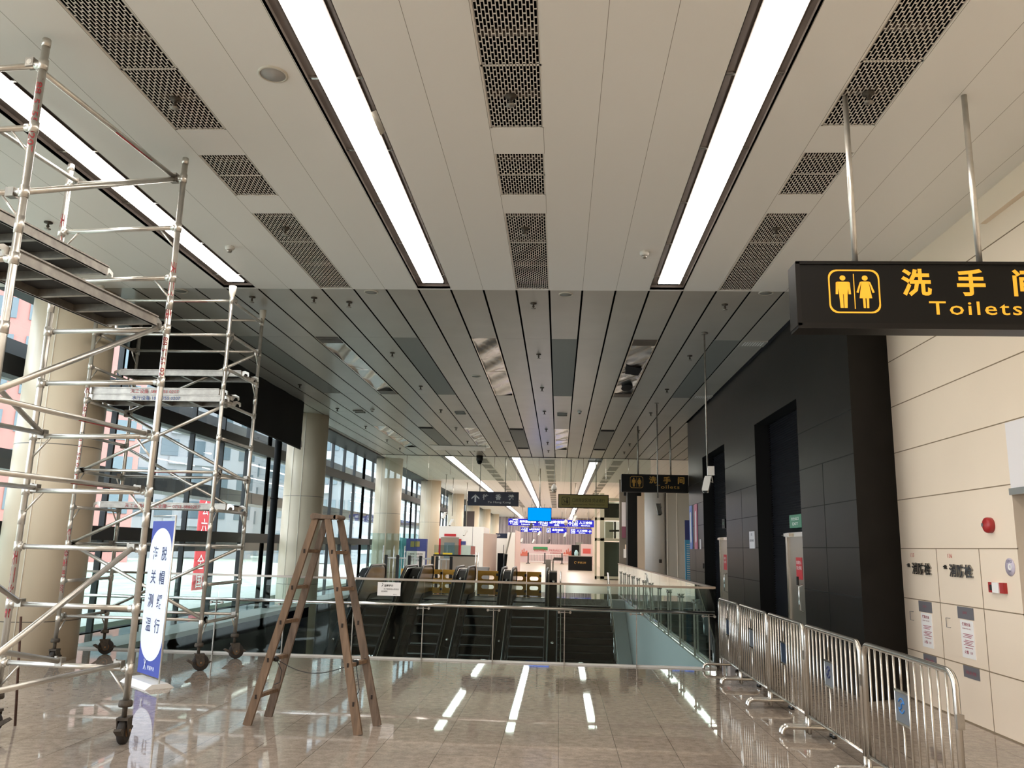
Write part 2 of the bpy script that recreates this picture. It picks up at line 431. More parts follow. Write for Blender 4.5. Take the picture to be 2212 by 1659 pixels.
# right-hand cream wall with joints
XR = 4.1
b = MB(); b.box(XR, XR+0.3, 7.69, 10.24, 0, ZC)
b.box(XR, XR+0.3, -6, 7.69, 2.83, ZC)
b.box(XR+0.0, XR+0.35, -6, 5.0, 0, 2.83)
struct(b.build('wall_right', M['cream']))
b = MB()
for z in (0.55, 1.125, 1.695, 2.268, 2.84, 3.41, 3.98, 4.55): b.box(XR-0.003, XR+0.01, 7.69 if z < 2.8 else 2.0, 10.24, z-0.005, z+0.005)
for y in (9.29, 8.37): b.box(XR-0.003, XR+0.01, y-0.004, y+0.004, 0, 1.695)
b.box(XR-0.004, XR+0.01, 7.69, 10.24, 0.0, 0.012)
struct(b.build('trim_2', M['joint']))
struct(MB().box(XR+0.35, XR+0.45, 4.9, 7.7, 0, 2.85).box(XR+0.3, XR+0.4, 7.6, 7.7, 0, 2.85).build('wall_recess', M['greywall']))
struct(MB().box(XR-0.06, XR+0.02, 3.0, 7.69, 4.78, ZC).build('trim_3', M['cream']))
# black granite wall with two deep openings
XB, XB2 = 3.472, 3.72
b = MB()
b.prism([(XB, 9.83), (XR+0.02, 10.24), (XR+0.02, 12.05), (XB, 12.05)], (0, 0, 0), X, Y, Z*ZC)
for y0, y1, z0, z1 in ((12.05, 14.68, 3.85, ZC), (14.68, 17.38, 0, ZC), (17.38, 20.07, 3.85, ZC), (20.07, 22.24, 0, ZC)):
    b.box(XB, XB+0.62, y0, y1, z0, z1)
struct(b.build('wall_black', M['black']))
b = MB()
for z in (0.56, 1.125, 1.69, 2.24, 2.785, 3.31):
    for y0, y1 in ((9.83, 12.05), (14.68, 17.38), (20.07, 22.24)): b.box(XB-0.002, XB+0.01, y0, y1, z-0.006, z+0.006)
for y in (11.0, 15.9, 21.3): b.box(XB-0.002, XB+0.01, y-0.004, y+0.004, 0, 2.785)
struct(b.build('trim_4', M['blackjoint']))
b = MB()
for y0, y1 in ((12.05, 14.68), (17.38, 20.07)):
    b.box(XB+0.001, XB2, y1-0.003, y1+0.001, 0, 3.85).box(XB+0.001, XB2, y0, y1, 3.846, 3.852)
struct(b.build('trim_5', M['blackmatt']))
b = MB()
for y0, y1, dy in ((12.05, 14.68, 13.62), (17.38, 20.07, 19.0)):
    b.box(XB2+0.03, XB2+0.06, y0, y1, 0, 3.85)
    n = 96
    for i in range(n):
        z = 0.02+3.83*i/n
        b.quad((XB2, y0, z), (XB2, y1, z), (XB2+0.03, y1, z+0.036), (XB2+0.03, y0, z+0.036))
struct(b.build('wall_louvre', M['louvre']))
# steel doors set in the louvred openings
for k, (y0, y1) in enumerate(((12.55, 13.64), (18.2, 19.2))):
    r = thing('door_%d' % (k+1), ['steel door in the nearer louvred opening of the black wall', 'steel and glass door in the farther louvred opening of the black wall'][k], 'door', (XB2, y1, 0)); r['kind'] = 'structure'
    b = MB(); b.box(XB2-0.06, XB2+0.02, y0, y1, 1.86, 1.93).box(XB2-0.06, XB2+0.02, y1-0.09, y1, 0, 1.86).box(XB2-0.06, XB2+0.02, y0, y0+0.06, 0, 1.86)
    b.build('door_frame', M['steel'], r)
    MB().box(XB2-0.035, XB2, y0+0.06, y1-0.09, 0.01, 1.86).build('door_panel', M['stainless'], r)
    b = MB(); b.tube([(XB2-0.04, y0+0.3, 0.75), (XB2-0.1, y0+0.3, 0.78), (XB2-0.1, y0+0.3, 1.12), (XB2-0.04, y0+0.3, 1.15)], 0.014); b.build('door_handle', M['chrome'], r)
    b = MB(); b.box(XB2-0.1, XB2-0.04, y1-0.35, y1-0.05, 1.87, 1.92).tube([(XB2-0.08, y1+0.12, 1.89), (XB2-0.08, y1-0.3, 1.89)], 0.012); b.build('door_closer', M['steel'], r)
    c = MB().box(XB2-0.04, XB2-0.036, y0+0.3, y0+0.62, 1.22, 1.55).build('red_notice', M['redsign'], r); c['label'] = 'red paper notice with white characters'
    b = MB()
    b.text('非请勿入', (XB2-0.042, y0+0.46, 1.45), -Y, Z, 0.06, width=0.26).text('禁止停留', (XB2-0.042, y0+0.46, 1.37), -Y, Z, 0.06, width=0.26); b.build('notice_text', M['paper'], c)

# far side walls and right-hand hall beyond the black wall
struct(MB().box(3.9, 9, 46.0, 46.3, 0, ZC).box(8.9, 9, 22, 100, 0, ZC).box(XB+0.62, 9, 21.9, 22.24, 0, ZC).box(3.75, 4.05, 46.3, 98, 0, ZC).build('wall_far_right', M['cream']))
b = MB(); b.box(5.66, 7.4, 44.0, 44.8, 0, ZC)
struct(b.build('wall_panelled', mat('grey wall panels', '#a9aaa6', 0.4)))
b = MB()
for x in (5.69, 6.2): b.box(x, x+0.03, 43.97, 44.0, 0, ZC)
struct(b.build('trim_6', M['white']))
b = MB(); b.box(XW, 6, 95.4, 95.5, 0, ZC)
struct(b.build('wall_far', M['slatback']))
b = MB(); x = -9.0
while x < 4.2:
    w = random.choice((0.05, 0.07, 0.10)); b.box(x, x+w, 95.2, 95.4, 1.9, ZC); x += w+random.choice((0.05, 0.07))
tag(b.build('slatted_wall_cladding', M['slat']), 'vertical pinkish metal slats on the end wall above the pink hoarding', 'wall cladding')
# void edges
b = MB(); b.box(VX1-0.04, VX1, VY0, VY1, -6, 0.0)
struct(b.build('wall_void_right', M['whitewall']))
b = MB(); b.box(VX0-0.05, VX0, VY0, 31, -2.1, -0.06)
struct(b.build('wall_void_left', M['fascia']))
struct(MB().box(-7.15, VX0+0.02, VY0, 31.5, -0.06, 0.03).build('kerb', M['kerb']))
struct(MB().box(-7.15, VX1, VY0-0.02, VY0+0.01, -0.3, 0.004).build('trim_7', M['kerb']))
struct(MB().box(VX0-2, VX1, VY0-0.3, VY0-0.25, -6, -0.3).box(VX0, VX1, 31, 31.2, -6, -0.3).build('wall_void_end', M['fascia']))

# columns
PY = [10.92, 22.05, 33.15, 44.3, 55.4, 66.5, 77.6, 88.7]
lab = ['large round cream column behind the scaffold towers', 'round column behind the wooden ladder', 'round column between the ladder and the information board', 'round column just behind the information board', 'round column above the left part of the white booth', 'round column above the middle of the white booth, by the hanging dark screen', 'round column above the right end of the white booth', 'farthest round column on the window side']
for i, y in enumerate(PY):
    r = thing('column', lab[i], 'column', (-6.95, y, 0), group='round columns along the glass wall'); r['kind'] = 'structure'
    MB().lathe([(0.54, -6.0 if 12 < y < 30 else 0), (0.54, ZC+0.02)], (-6.95, y, 0), n=48).build('cladding', M['pillar'], r)
    b = MB()
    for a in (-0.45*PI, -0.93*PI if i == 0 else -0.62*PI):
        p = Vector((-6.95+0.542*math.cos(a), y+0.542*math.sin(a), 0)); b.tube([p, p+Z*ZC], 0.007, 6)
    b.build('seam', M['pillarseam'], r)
r = thing('column', 'round grey column beyond the black wall, behind the far toilet sign', 'column', (5.1, 44.3, 0)); r['kind'] = 'structure'
MB().lathe([(0.54, 0), (0.54, ZC+0.02)], (5.1, 44.3, 0), n=40).build('cladding', mat('grey column cladding', '#bcc1c6', 0.4), r)
MB().box(5.24, 5.38, 43.72, 43.79, 0.98, 1.16).build('switch_plate', M['inkblack'], r)

# ---------------------------------------------------------------- glass wall on the left (one window per bay between columns)
edges = [8.5, 10.92, 22.05, 33.15, 44.3, 55.4, 66.5, 77.6, 95.2]
for k in range(len(edges)-1):
    y0, y1 = edges[k], edges[k+1]
    r = thing('window_%d' % (k+1), 'bay of tall window glass %s' % ['left of the cream column', 'behind the scaffold towers', 'between the ladder and the next column', 'behind the information board', 'beside the white booth', 'behind the white booth', 'above the white booth', 'at the far end of the hall'][k], 'window', (XW, (y0+y1)/2, 0)); r['kind'] = 'structure'
    b = MB()
    n = max(2, round((y1-y0)/1.55)); dy = (y1-y0)/n
    for z0, z1 in ((-0.12, 0.0), (1.55, 1.79), (3.86, 4.15)): b.box(XW-0.12, XW+0.12, y0, y1, z0, z1)
    b.box(XW-0.1, XW+0.1, y0, y1, 6.4, 6.6)
    for i in range(n+1): b.box(XW-0.05, XW+0.05, y0+i*dy-0.03, y0+i*dy+0.03, -5.9, 6.5)
    b.build('window_frame', M['frame'], r)
    for i in range(n):
        b = MB()
        for z0, z1 in ((-5.9, -0.12), (0.0, 1.55), (1.79, 3.86), (4.15, 6.4)):
            t = [random.uniform(-0.006, 0.006) for _ in range(4)]
            b.quad((XW+t[0], y0+i*dy+0.03, z0), (XW+t[1], y0+(i+1)*dy-0.03, z0), (XW+t[2], y0+(i+1)*dy-0.03, z1), (XW+t[3], y0+i*dy+0.03, z1))
        b.build('pane', G_win, r)
# black blind hanging from the ceiling between the first two columns
r = thing('roller_blind', 'large black blind hanging from the ceiling between two columns', 'blind', (-6.4, 15.6, 3.9))
b = MB(); ny = 24
pts = [(11.5+(19.8-11.5)*i/ny) for i in range(ny+1)]
top = [(-6.4+0.012*math.sin(i*1.7), y, ZC+0.005) for i, y in enumerate(pts)]; bot = [(-6.4+0.02*math.sin(i*1.3), y, 3.93-0.008*(i-12)*0.6) for i, y in enumerate(pts)]
b.add(top+bot+[(x-0.03, y, z) for x, y, z in top+bot], [(i, i+1, ny+2+i, ny+1+i) for i in range(ny)] + [(2*ny+2+i, 3*ny+3+i, 3*ny+4+i, 2*ny+3+i) for i in range(ny)], True)
b.build('fabric', M['blind'], r)
b = MB()
b.tube([(-6.415, 11.5, 3.98), (-6.415, 19.8, 3.86)], 0.02, 8); b.build('bottom_bar', M['blackmatt'], r)
b = MB(); z = ZC-0.1
e = [(19.8, 4.95), (19.83, 4.5), (19.87, 4.3), (19.82, 4.22), (19.84, 4.1), (19.92, 4.02), (19.93, 3.93), (19.8, 3.88)]
b.prism([(y, zz) for y, zz in e], (-6.42, 0, 0), Y, Z, X*0.01); c = b.build('torn_edge', M['paper'], r); c['label'] = 'torn white edge strip'
tag(MB().tube([(-7.0, 19.9, -3), (-7.0, 19.9, ZC)], 0.085, 16).tube([(-7.0, 19.9, 2.62), (-7.0, 19.9, 2.66)], 0.1, 16).build('drain_pipe', M['blackmatt']), 'black vertical pipe standing left of the column behind the ladder', 'pipe')

# ---------------------------------------------------------------- outside: lawn and apartment towers
struct(MB().box(-140, XW-0.15, -20, 220, -1.2, -0.7).build('ground_lawn', M['lawn']))
struct(MB().box(-13, -10.5, -20, 60, -0.8, -0.35).build('terrace_wall', M['concrete']))
struct(MB().box(-10.4, -9.4, -20, 80, 1.3, 1.7).box(-10.6, -9.8, -20, 90, 2.75, 3.1).box(-10.4, -9.4, -20, 90, 4.45, 4.9).build('walkway_slab', M['frame']))
def tower(cx, cy, w, d, h, wall, label, rz, z0=-0.7, floors=16, bays=5):
    r = thing('apartment_tower', label, 'building', (cx, cy, z0), rz, 'apartment towers outside the glass wall')
    MB().box(-w/2, w/2, -d/2, d/2, 0, h).build('wall', wall, r, True)
    fh = h/floors; first = None; cnt = 0
    b = MB()
    for f in range(floors): b.box(w/2, w/2+0.5, -d*0.18, d*0.18, f*fh+0.1, f*fh+1.0).box(-w*0.2, w*0.2, -d/2-0.5, -d/2, f*fh+0.1, f*fh+1.0)
    b.build('balcony', M['towerwhite'], r, True)
    for side in (0, 1):
        L = d if side == 0 else w
        base = None
        for f in range(min(floors, 9)):
            for k in range(bays):
                t = -L/2+L*(k+0.5)/bays; zz = f*fh+fh*0.3
                if base is None:
                    b = MB()
                    if side == 0: b.box(-0.02, 0.12, -L/bays*0.32, L/bays*0.32, 0, fh*0.55)
                    else: b.box(-L/bays*0.32, L/bays*0.32, -0.12, 0.02, 0, fh*0.55)
                    base = b.build('window_pane', M['towerglass'], r, True); o = base
                else:
                    o = base.copy(); COL.objects.link(o); o.parent = r
                o.location = (w/2, t, zz) if side == 0 else (t, -d/2, zz); cnt += 1
    return r
tower(-48, 47, 16, 12, 52, M['towerpink'], 'pink apartment tower outside, seen left of the cream column', 0.5)
tower(-50, 78, 14, 12, 56, M['towerpink'], 'pink apartment tower outside, just right of the cream column', 0.6)
tower(-50, 105, 16, 14, 60, M['towerwhite'], 'pale glass apartment tower outside, behind the rear scaffold', 0.7)
tower(-48, 138, 18, 14, 60, M['towerwhite'], 'pale apartment tower outside, left of the column behind the ladder', 0.7)
tower(-27, 150, 9, 120, 34, mat('added grey block', '#868d92', 0.7), 'long grey block added outside to dim the farther window bays', 0.0, floors=9, bays=9)  # added building: covers the bright sky behind the farther bays and dims them
tower(-52, 175, 22, 16, 64, M['towerwhite'], 'pale apartment tower outside, right of the column behind the ladder', 0.7)
r = thing('street_banner', 'red vertical banner with white characters outside the glass wall', 'banner', (-16, 36.5, 0))
MB().box(-16.05, -16, 36.0, 37.1, -0.6, 3.6).build('cloth', M['redsign'], r)
b = MB()
for i, ch in enumerate('会六合全国'): b.text(ch, (-15.98, 36.55, 2.75-i*0.8), Y, Z, 0.7)
b.build('lettering', M['paper'], r)

# ================================================================= CEILING FITTINGS
def light(x0, x1, l0, l1, y0, y1, label, far=False):
    r = thing('ceiling_light', label, 'ceiling light', ((x0+x1)/2, (y0+y1)/2, ZC), group='long recessed ceiling lights')
    b = MB()
    zt = ZC+0.062
    b.box(x0, l0-0.0, y0, y1, zt, zt+0.01).box(l1, x1, y0, y1, zt, zt+0.01)
    b.box(x0-0.005, x0, y0, y1, ZC, zt).box(x1, x1+0.005, y0, y1, ZC, zt)
    b.box(x0, x1, y1, y1+0.005, ZC, zt).box(x0, x1, y0-0.005, y0, ZC, zt)
    b.box(l0-0.012, l0, y0+0.1, y1-0.15, ZC+0.045, zt).box(l1, l1+0.012, y0+0.1, y1-0.15, ZC+0.045, zt)
    b.build('trough', M['trough'], r)
    MB().box(l0, l1, y0+0.1, y1-0.15, ZC+0.03, ZC+0.05).build('diffuser', M['lampfar'] if far else M['lamp'], r)
    if not far:
        for a, c in ((x0, l0-0.012), (l1+0.012, x1)):
            y = y1-0.4
            while y > 3.0:
                MB().box(a, c, y-0.012, y+0.012, ZC+0.045, ZC+0.06).build('bracket', M['steel'], r); y -= 1.15
    return r
light(-4.66, -4.22, -4.545, -4.325, -4, 10.56, 'bright ceiling light strip above the front scaffold tower')
rl = light(-1.955, -1.51, -1.865, -1.588, -4, 10.56, 'bright ceiling light strip left of the central vents')
MB().add([(-1.585, 6.05, ZC+0.04), (-1.515, 6.02, ZC+0.05), (-1.515, 6.36, ZC+0.05), (-1.58, 6.42, ZC+0.03)], [(0, 1, 2, 3)]).build('loose_tape', M['cap'], rl)
light(1.18, 1.625, 1.278, 1.556, -4, 10.56, 'bright ceiling light strip right of the central vents')
light(-4.66, -4.10, -4.52, -4.22, 31.75, 97.5, 'far ceiling light strip on the window side of the far hall', True)
light(-1.99, -1.45, -1.865, -1.57, 31.75, 97.5, 'far ceiling light strip over the middle of the far hall', True)
light(1.14, 1.70, 1.25, 1.55, 33.0, 97.5, 'far ceiling light strip on the lift side of the far hall', True)

def grille_panel(x0, x1, y0, y1, parent):
    b = MB(); n = 17; w = (x1-x0-0.03)/n; z = ZC+0.004; zb = 0.0015; pitch = 0.0856
    b.box(x0, x1, y0, y0+0.012, z, z+zb).box(x0, x1, y1-0.012, y1, z, z+zb)
    for i in range(n+1):
        xx = x0+0.015+i*w; b.box(xx-0.0032, xx+0.0032, y0, y1, z, z+zb)
    b.box(x0, x0+0.015, y0, y1, z, z+zb).box(x1-0.015, x1, y0, y1, z, z+zb)
    for i in range(n):
        xx = x0+0.015+i*w; y = y0+0.012+(pitch/2 if i % 2 else pitch)
        while y < y1-0.014:
            b.box(xx, xx+w, y-0.0065, y+0.0065, z, z+zb); y += pitch
    return b.build('perforated_panel', M['grille'], parent)
cname = ['left', 'central', 'right']
cdesc = ['in the left row', 'in the middle row', 'in the right row']
seg = [[(3.2, 4.535), (4.535, 5.348), (5.348, 6.25)], [(6.70, 7.128), (7.128, 7.575)], [(8.02, 8.855), (8.855, 10.585)]]
sdesc = ['nearest of its three', 'shortest, second of its three', 'last one, ending at the plank ceiling']
for i, (x0, x1) in enumerate(GX):
    for j, ss in enumerate(seg):
        y0, y1 = GYS[j]
        r = thing('ceiling_vent', 'perforated ceiling vent %s, %s' % (cdesc[i], sdesc[j]), 'ceiling vent', ((x0+x1)/2, (y0+y1)/2, ZC), group='perforated vents in the near ceiling')
        for a, c in ss: grille_panel(x0, x1, a, c, r)
        MB().box(x0-0.01, x0, y0, y1, ZC+0.02, ZC+0.6).box(x1, x1+0.01, y0, y1, ZC+0.02, ZC+0.6).box(x0, x1, y0-0.01, y0, ZC+0.02, ZC+0.6).box(x0, x1, y1, y1+0.01, ZC+0.02, ZC+0.6).box(x0, x1, y0, y1, ZC+0.55, ZC+0.6).build('duct', M['void'], r)
        y = y0+0.35
        while y < y1: MB().box(x0, x1, y-0.02, y+0.02, ZC+0.12, ZC+0.16).build('hanger_bar', M['trough'], r); y += 0.8
# far hall vents: rows of short dark grilles
for nm, x0, x1, w in (('window side', -3.32, -2.87, 0), ('middle', -0.61, -0.16, 0), ('lift side', 2.09, 2.53, 0)):
    y = 32.2; k = 0
    proto = None
    while y < 70:
        lb = 'dark slotted far-ceiling vent, %s row, %s from its near end' % (nm, ORD[k] if k < 12 else 'farther')
        if k >= 12: lb = 'small dark vents at the far end of the %s row of the far ceiling' % nm
        if proto is None:
            proto = thing('ceiling_vent', lb, 'ceiling vent', ((x0+x1)/2, y+1, ZC), group='slotted vents of the far ceiling')
            MB().box(x0, x1, y, y+1.9, ZC-0.008, ZC).build('frame', M['grille'], proto)
            b = MB()
            for q in range(9): b.box(x0+0.03, x1-0.03, y+0.06+q*0.2, y+0.2+q*0.2, ZC-0.012, ZC-0.008)
            b.build('slats', M['hatchgrey'], proto)
        else: dup(proto, ((x0+x1)/2, y+1, ZC), 0, lb)
        y += 2.35; k += 1
# open hatches and grey patches of the plank ceiling
fl = {(-4.217, 0): 'crumpled silver foil in the open ceiling hatch over the window side, nearer row', (-1.517, 0): 'shiny silver foil panel in the ceiling left of the middle, nearer row', (1.183, 0): 'torn silver foil panel in the ceiling right of the middle, with dark patches', (-2.867, 1): 'small silver foil hatch in the farther row, left of the middle', (-0.167, 1): 'small silver foil hatch in the farther row, over the middle', (-5.567, 1): 'bright hanging foil sheet in the farther row beside the columns'}
for (x, rr), lb in fl.items():
    y0, y1 = HY[rr]
    r = thing('ceiling_hatch', lb, 'ceiling hatch', (x+0.225, (y0+y1)/2, ZC), group='foil hatches in the plank ceiling')
    b = MB(); nx, ny = 8, 60; x0, x1 = x+0.03, x+0.42
    vs = [(x0+(x1-x0)*i/nx, y0+(y1-y0)*j/ny, ZC+0.03+0.02*math.sin(j*0.4+i*0.5+x)+random.uniform(-0.003, 0.003)) for j in range(ny+1) for i in range(nx+1)]
    b.add(vs, [(j*(nx+1)+i, j*(nx+1)+i+1, (j+1)*(nx+1)+i+1, (j+1)*(nx+1)+i) for j in range(ny) for i in range(nx)], True)
    b.build('foil_sheet', M['foil'], r)
    b = MB(); b.box(x+0.012, x+0.03, y0, y1, ZC+0.005, ZC+0.05).box(x+0.42, x+0.438, y0, y1, ZC+0.005, ZC+0.05).box(x+0.012, x+0.438, (y0+y1)/2-0.01, (y0+y1)/2+0.01, ZC+0.005, ZC+0.02)
    b.build('hatch_frame', M['steel'], r)
    b = MB()
    if x in (-4.217, 1.183):
        for yy in (y0, y1-0.4):
            b = MB()
            for q in range(8): b.box(x+0.03, x+0.42, yy+q*0.05, yy+0.03+q*0.05, ZC, ZC+0.012)
            b.build('vent_slats', M['trough'], r)
    if x == 1.183:
        b = MB(); b.prism([(0.0, 0), (0.34, 0.25), (0.32, 0.9), (0.05, 0.75)], (x+0.05, 15.2, ZC-0.004), X, Y, Z*0.004)
        b.prism([(0.17+0.12*math.cos(a*PI/8), 0.35*math.sin(a*PI/8)) for a in range(16)], (x+0.08, 17.4, ZC-0.004), X, Y, Z*0.004)
        c = b.build('dark_patch', M['blackmatt'], r)
gl = {(-5.567, 0): 'dull grey ceiling patch beside the black blind', (-2.867, 0): 'dull grey ceiling patch in the nearer row between two foil hatches, left', (-0.167, 0): 'dull grey ceiling patch in the nearer row over the middle', (2.533, 0): 'dull grey ceiling patch by the black wall, nearer row', (-4.217, 1): 'dark grey ceiling patch in the farther row, window side', (-1.517, 1): 'grey ceiling patch in the farther row, left of the middle', (1.183, 1): 'grey ceiling patch in the farther row, right of the middle'}
for (x, rr), lb in gl.items():
    y0, y1 = HY[rr]
    r = thing('ceiling_patch_panel', lb, 'ceiling panel', (x+0.225, (y0+y1)/2, ZC), group='grey patches in the plank ceiling')
    MB().box(x+0.012, x+0.438, y0, y1, ZC+0.014, ZC+0.028).build('panel', M['hatchgrey'], r)
    if rr:
        b = MB()
        for yy in (y0, y1-0.4):
            b = MB()
            for q in range(4): b.box(x+0.03, x+0.42, yy+q*0.09, yy+0.05+q*0.09, ZC+0.006, ZC+0.014)
            b.build('vent_slats', M['blackmatt'], r)
for y, lb in ((13.3, 'small slatted ceiling vent at the edge of the black wall, nearer one'), (18.2, 'small slatted ceiling vent at the edge of the black wall, farther one')):
    r = thing('wall_vent', lb, 'ceiling vent', (3.2, y, ZC)); MB().box(3.0, 3.42, y, y+0.36, ZC-0.004, ZC+0.012).build('frame', M['plank'], r)
    b = MB()
    for q in range(8): b.box(3.05+q*0.042, 3.07+q*0.042, y+0.04, y+0.28, ZC-0.008, ZC-0.004)
    b.build('slats', M['white'], r)
# sprinklers
sp_proto = None; rows = {-5.8: 'beside the black blind', -3.08: 'over the window-side escalator', -0.4: 'over the middle escalators', 2.31: 'near the black wall'}
def sprinkler(x, y, z, lb, near=False):
    global sp_proto
    if sp_proto is None:
        sp_proto = thing('sprinkler', lb, 'sprinkler', (x, y, z), group='ceiling sprinklers')
        MB().lathe([(0.045, 0), (0.045, -0.012), (0.012, -0.014), (0.012, -0.04), (0.02, -0.05), (0.012, -0.06), (0.008, -0.075)], n=14).build('body', M['caster'], sp_proto, True)
        MB().lathe([(0.001, -0.075), (0.035, -0.078), (0.035, -0.084), (0.001, -0.086)], n=14).build('deflector', M['alud'], sp_proto, True)
    else: dup(sp_proto, (x, y, z), 0, lb)
for x, d in rows.items():
    for k, y in enumerate((11.25, 14.4, 17.55, 20.7, 23.9, 27.0, 29.3)):
        if x == -5.8 and k in (0, 1): continue
        sprinkler(x, y, ZC+0.012, 'small dark ceiling sprinkler %s, %s from the near ceiling' % (d, ORD[k]))
for x, d in ((-3.08, 'left vent row'), (-0.41, 'central vent row'), (2.295, 'right vent row')):
    for y, e in ((5.75, 'nearer'), (8.42, 'farther')): sprinkler(x, y, ZC, 'sprinkler poking through the %s, %s one' % (d, e))
sprinkler(-5.72, 8.26, ZC, 'lone dark sprinkler above the upper scaffold platform')
sprinkler(-4.44, 11.03, ZC+0.012, 'small dark sprinkler by the cover of the rear scaffold post')
sprinkler(-3.54, 11.05, ZC+0.012, 'small dark sprinkler between two plank gaps at the step, window side')
for x, y, lb, rr in ((-2.176, 5.42, 'round grey ceiling speaker beside the left light strip', 0.11), (0.06, 10.82, 'round ceiling downlight at the step by the central vents', 0.1), (2.75, 10.7, 'round ceiling downlight near the toilet sign', 0.1), (-2.65, 10.77, 'round ceiling downlight left of the left light strip end', 0.1), (-5.37, 10.76, 'round ceiling downlight above the rear scaffold', 0.1), (-1.74, 16.4, 'round dark ceiling cap beside the shiny foil panel', 0.1), (-1.724, 26.9, 'small round ceiling cap in the farther rows', 0.1)):
    r = thing('ceiling_disc', lb, 'ceiling fitting', (x, y, ZC)); z = ZC+(0.012 if y > 10.6 else 0)
    MB().lathe([(rr, 0), (rr, -0.008), (rr*0.86, -0.014), (rr*0.84, -0.008)], (x, y, z), n=28).build('rim', M['cap'], r)
    MB().lathe([(rr*0.84, -0.004), (rr*0.84, -0.009), (0.001, -0.0095)], (x, y, z), n=28).build('cover', M['hatchgrey'] if y > 10 else mat('speaker mesh', '#aaa8a6', 0.5), r)
for x, y, lb in ((-3.95, 9.0, 'white smoke detector left of the left light strip'), (0.965, 9.15, 'white smoke detector beside the right light strip'), (-4.89, 20.77, 'white smoke detector by the column, plank ceiling'), (0.497, 20.63, 'white ceiling detector over the escalators')):
    r = thing('smoke_detector', lb, 'smoke detector', (x, y, ZC), group='smoke detectors')
    z = ZC+(0.012 if y > 10.6 else 0)
    MB().lathe([(0.055, 0), (0.055, -0.02), (0.05, -0.035), (0.03, -0.045)], (x, y, z), n=20).build('base', M['camwhite'], r)
    MB().lathe([(0.03, -0.045), (0.03, -0.065), (0.02, -0.075), (0.001, -0.076)], (x, y, z), n=16).build('sensor', M['alud'], r)
for x, y, lb in ((-2.62, 21.08, 'flat double ceiling vent left of the middle'), (0.057, 21.1, 'flat double ceiling vent over the middle'), (-5.32, 21.1, 'flat double ceiling vent by the column behind the ladder')):
    r = thing('air_vent', lb, 'ceiling vent', (x, y, ZC)); b = MB()
    for q in (-0.12, 0.12): b.box(x-0.13, x+0.13, y+q-0.05, y+q+0.05, ZC-0.02, ZC+0.012)
    b.build('louvre', M['hatchgrey'], r)
# glass smoke curtain at the start of the far hall
r = thing('smoke_curtain', 'clear glass smoke curtain hanging below the ceiling before the far hall', 'glass panel', (-2, 31.6, 4.3))
for k in range(6):
    x0 = -6.8+k*1.72; MB().box(x0, x0+1.70, 31.6, 31.615, 4.12, ZC).build('pane', G_baffle, r)
    b = MB().tube([(x0+0.85, 31.57, 4.3), (x0+0.85, 31.57, ZC)], 0.008, 6); b.build('hanger', M['steel'], r)

# ================================================================= SCAFFOLD TOWERS
RUNGS = [0.57+0.469*k for k in range(10)]
def clamp_mb(b, p, d=(0, 0, 1)):
    p = Vector(p); b.box(p.x-0.03, p.x+0.03, p.y-0.028, p.y+0.028, p.z-0.032, p.z+0.032).box(p.x+0.03, p.x+0.05, p.y-0.01, p.y+0.01, p.z-0.01, p.z+0.04)
    return b
def caster(x, y, rot, parent):
    c = Matrix.Rotation(rot, 3, 'Z'); o = Vector((x, y, 0))
    T = lambda pts: [tuple(c @ Vector(p)+o) for p in pts]
    k = MB(); k.v = []; k.tube([(0, 0, 0.2), (0, 0, 0.36)], 0.02, 10).lathe([(0.05, 0.285), (0.055, 0.3), (0.05, 0.33), (0.03, 0.335)], n=14)
    k.box(-0.045, 0.075, -0.045, 0.045, 0.185, 0.205)
    for s in (-1, 1):
        k.prism([(-0.04, 0.2), (0.07, 0.2), (0.075, 0.09), (0.05, 0.06), (0.02, 0.06), (-0.01, 0.1), (-0.035, 0.16)], (0.0, s*0.04-0.004, 0), X, Z, Y*0.008)
    k.prism([(-0.03, 0.1), (-0.11, 0.14), (-0.135, 0.125), (-0.06, 0.075), (0.0, 0.06)], (0, -0.028, 0), X, Z, Y*0.056)
    k.prism([(0.08, 0.1), (0.14, 0.12), (0.17, 0.105), (0.1, 0.07)], (0, -0.028, 0), X, Z, Y*0.056)
    k.v = T(k.v); root = k.build('caster', M['caster'], parent, True)
    w = MB().lathe([(0.05, -0.028), (0.092, -0.028), (0.1, -0.02), (0.1, 0.02), (0.092, 0.028), (0.05, 0.028)], (0.035, 0, 0.1), (0, 1, 0), 28); w.v = T(w.v)
    w.build('tyre', M['tyre'], root, True)
    w = MB().lathe([(0.001, -0.026), (0.06, -0.024), (0.06, 0.024), (0.001, 0.026)], (0.035, 0, 0.1), (0, 1, 0), 24).tube([(0.035, -0.05, 0.1), (0.035, 0.05, 0.1)], 0.012, 8); w.v = T(w.v)
    w.build('wheel_hub', M['hub'], root, True)
W_, L_ = 1.15, None
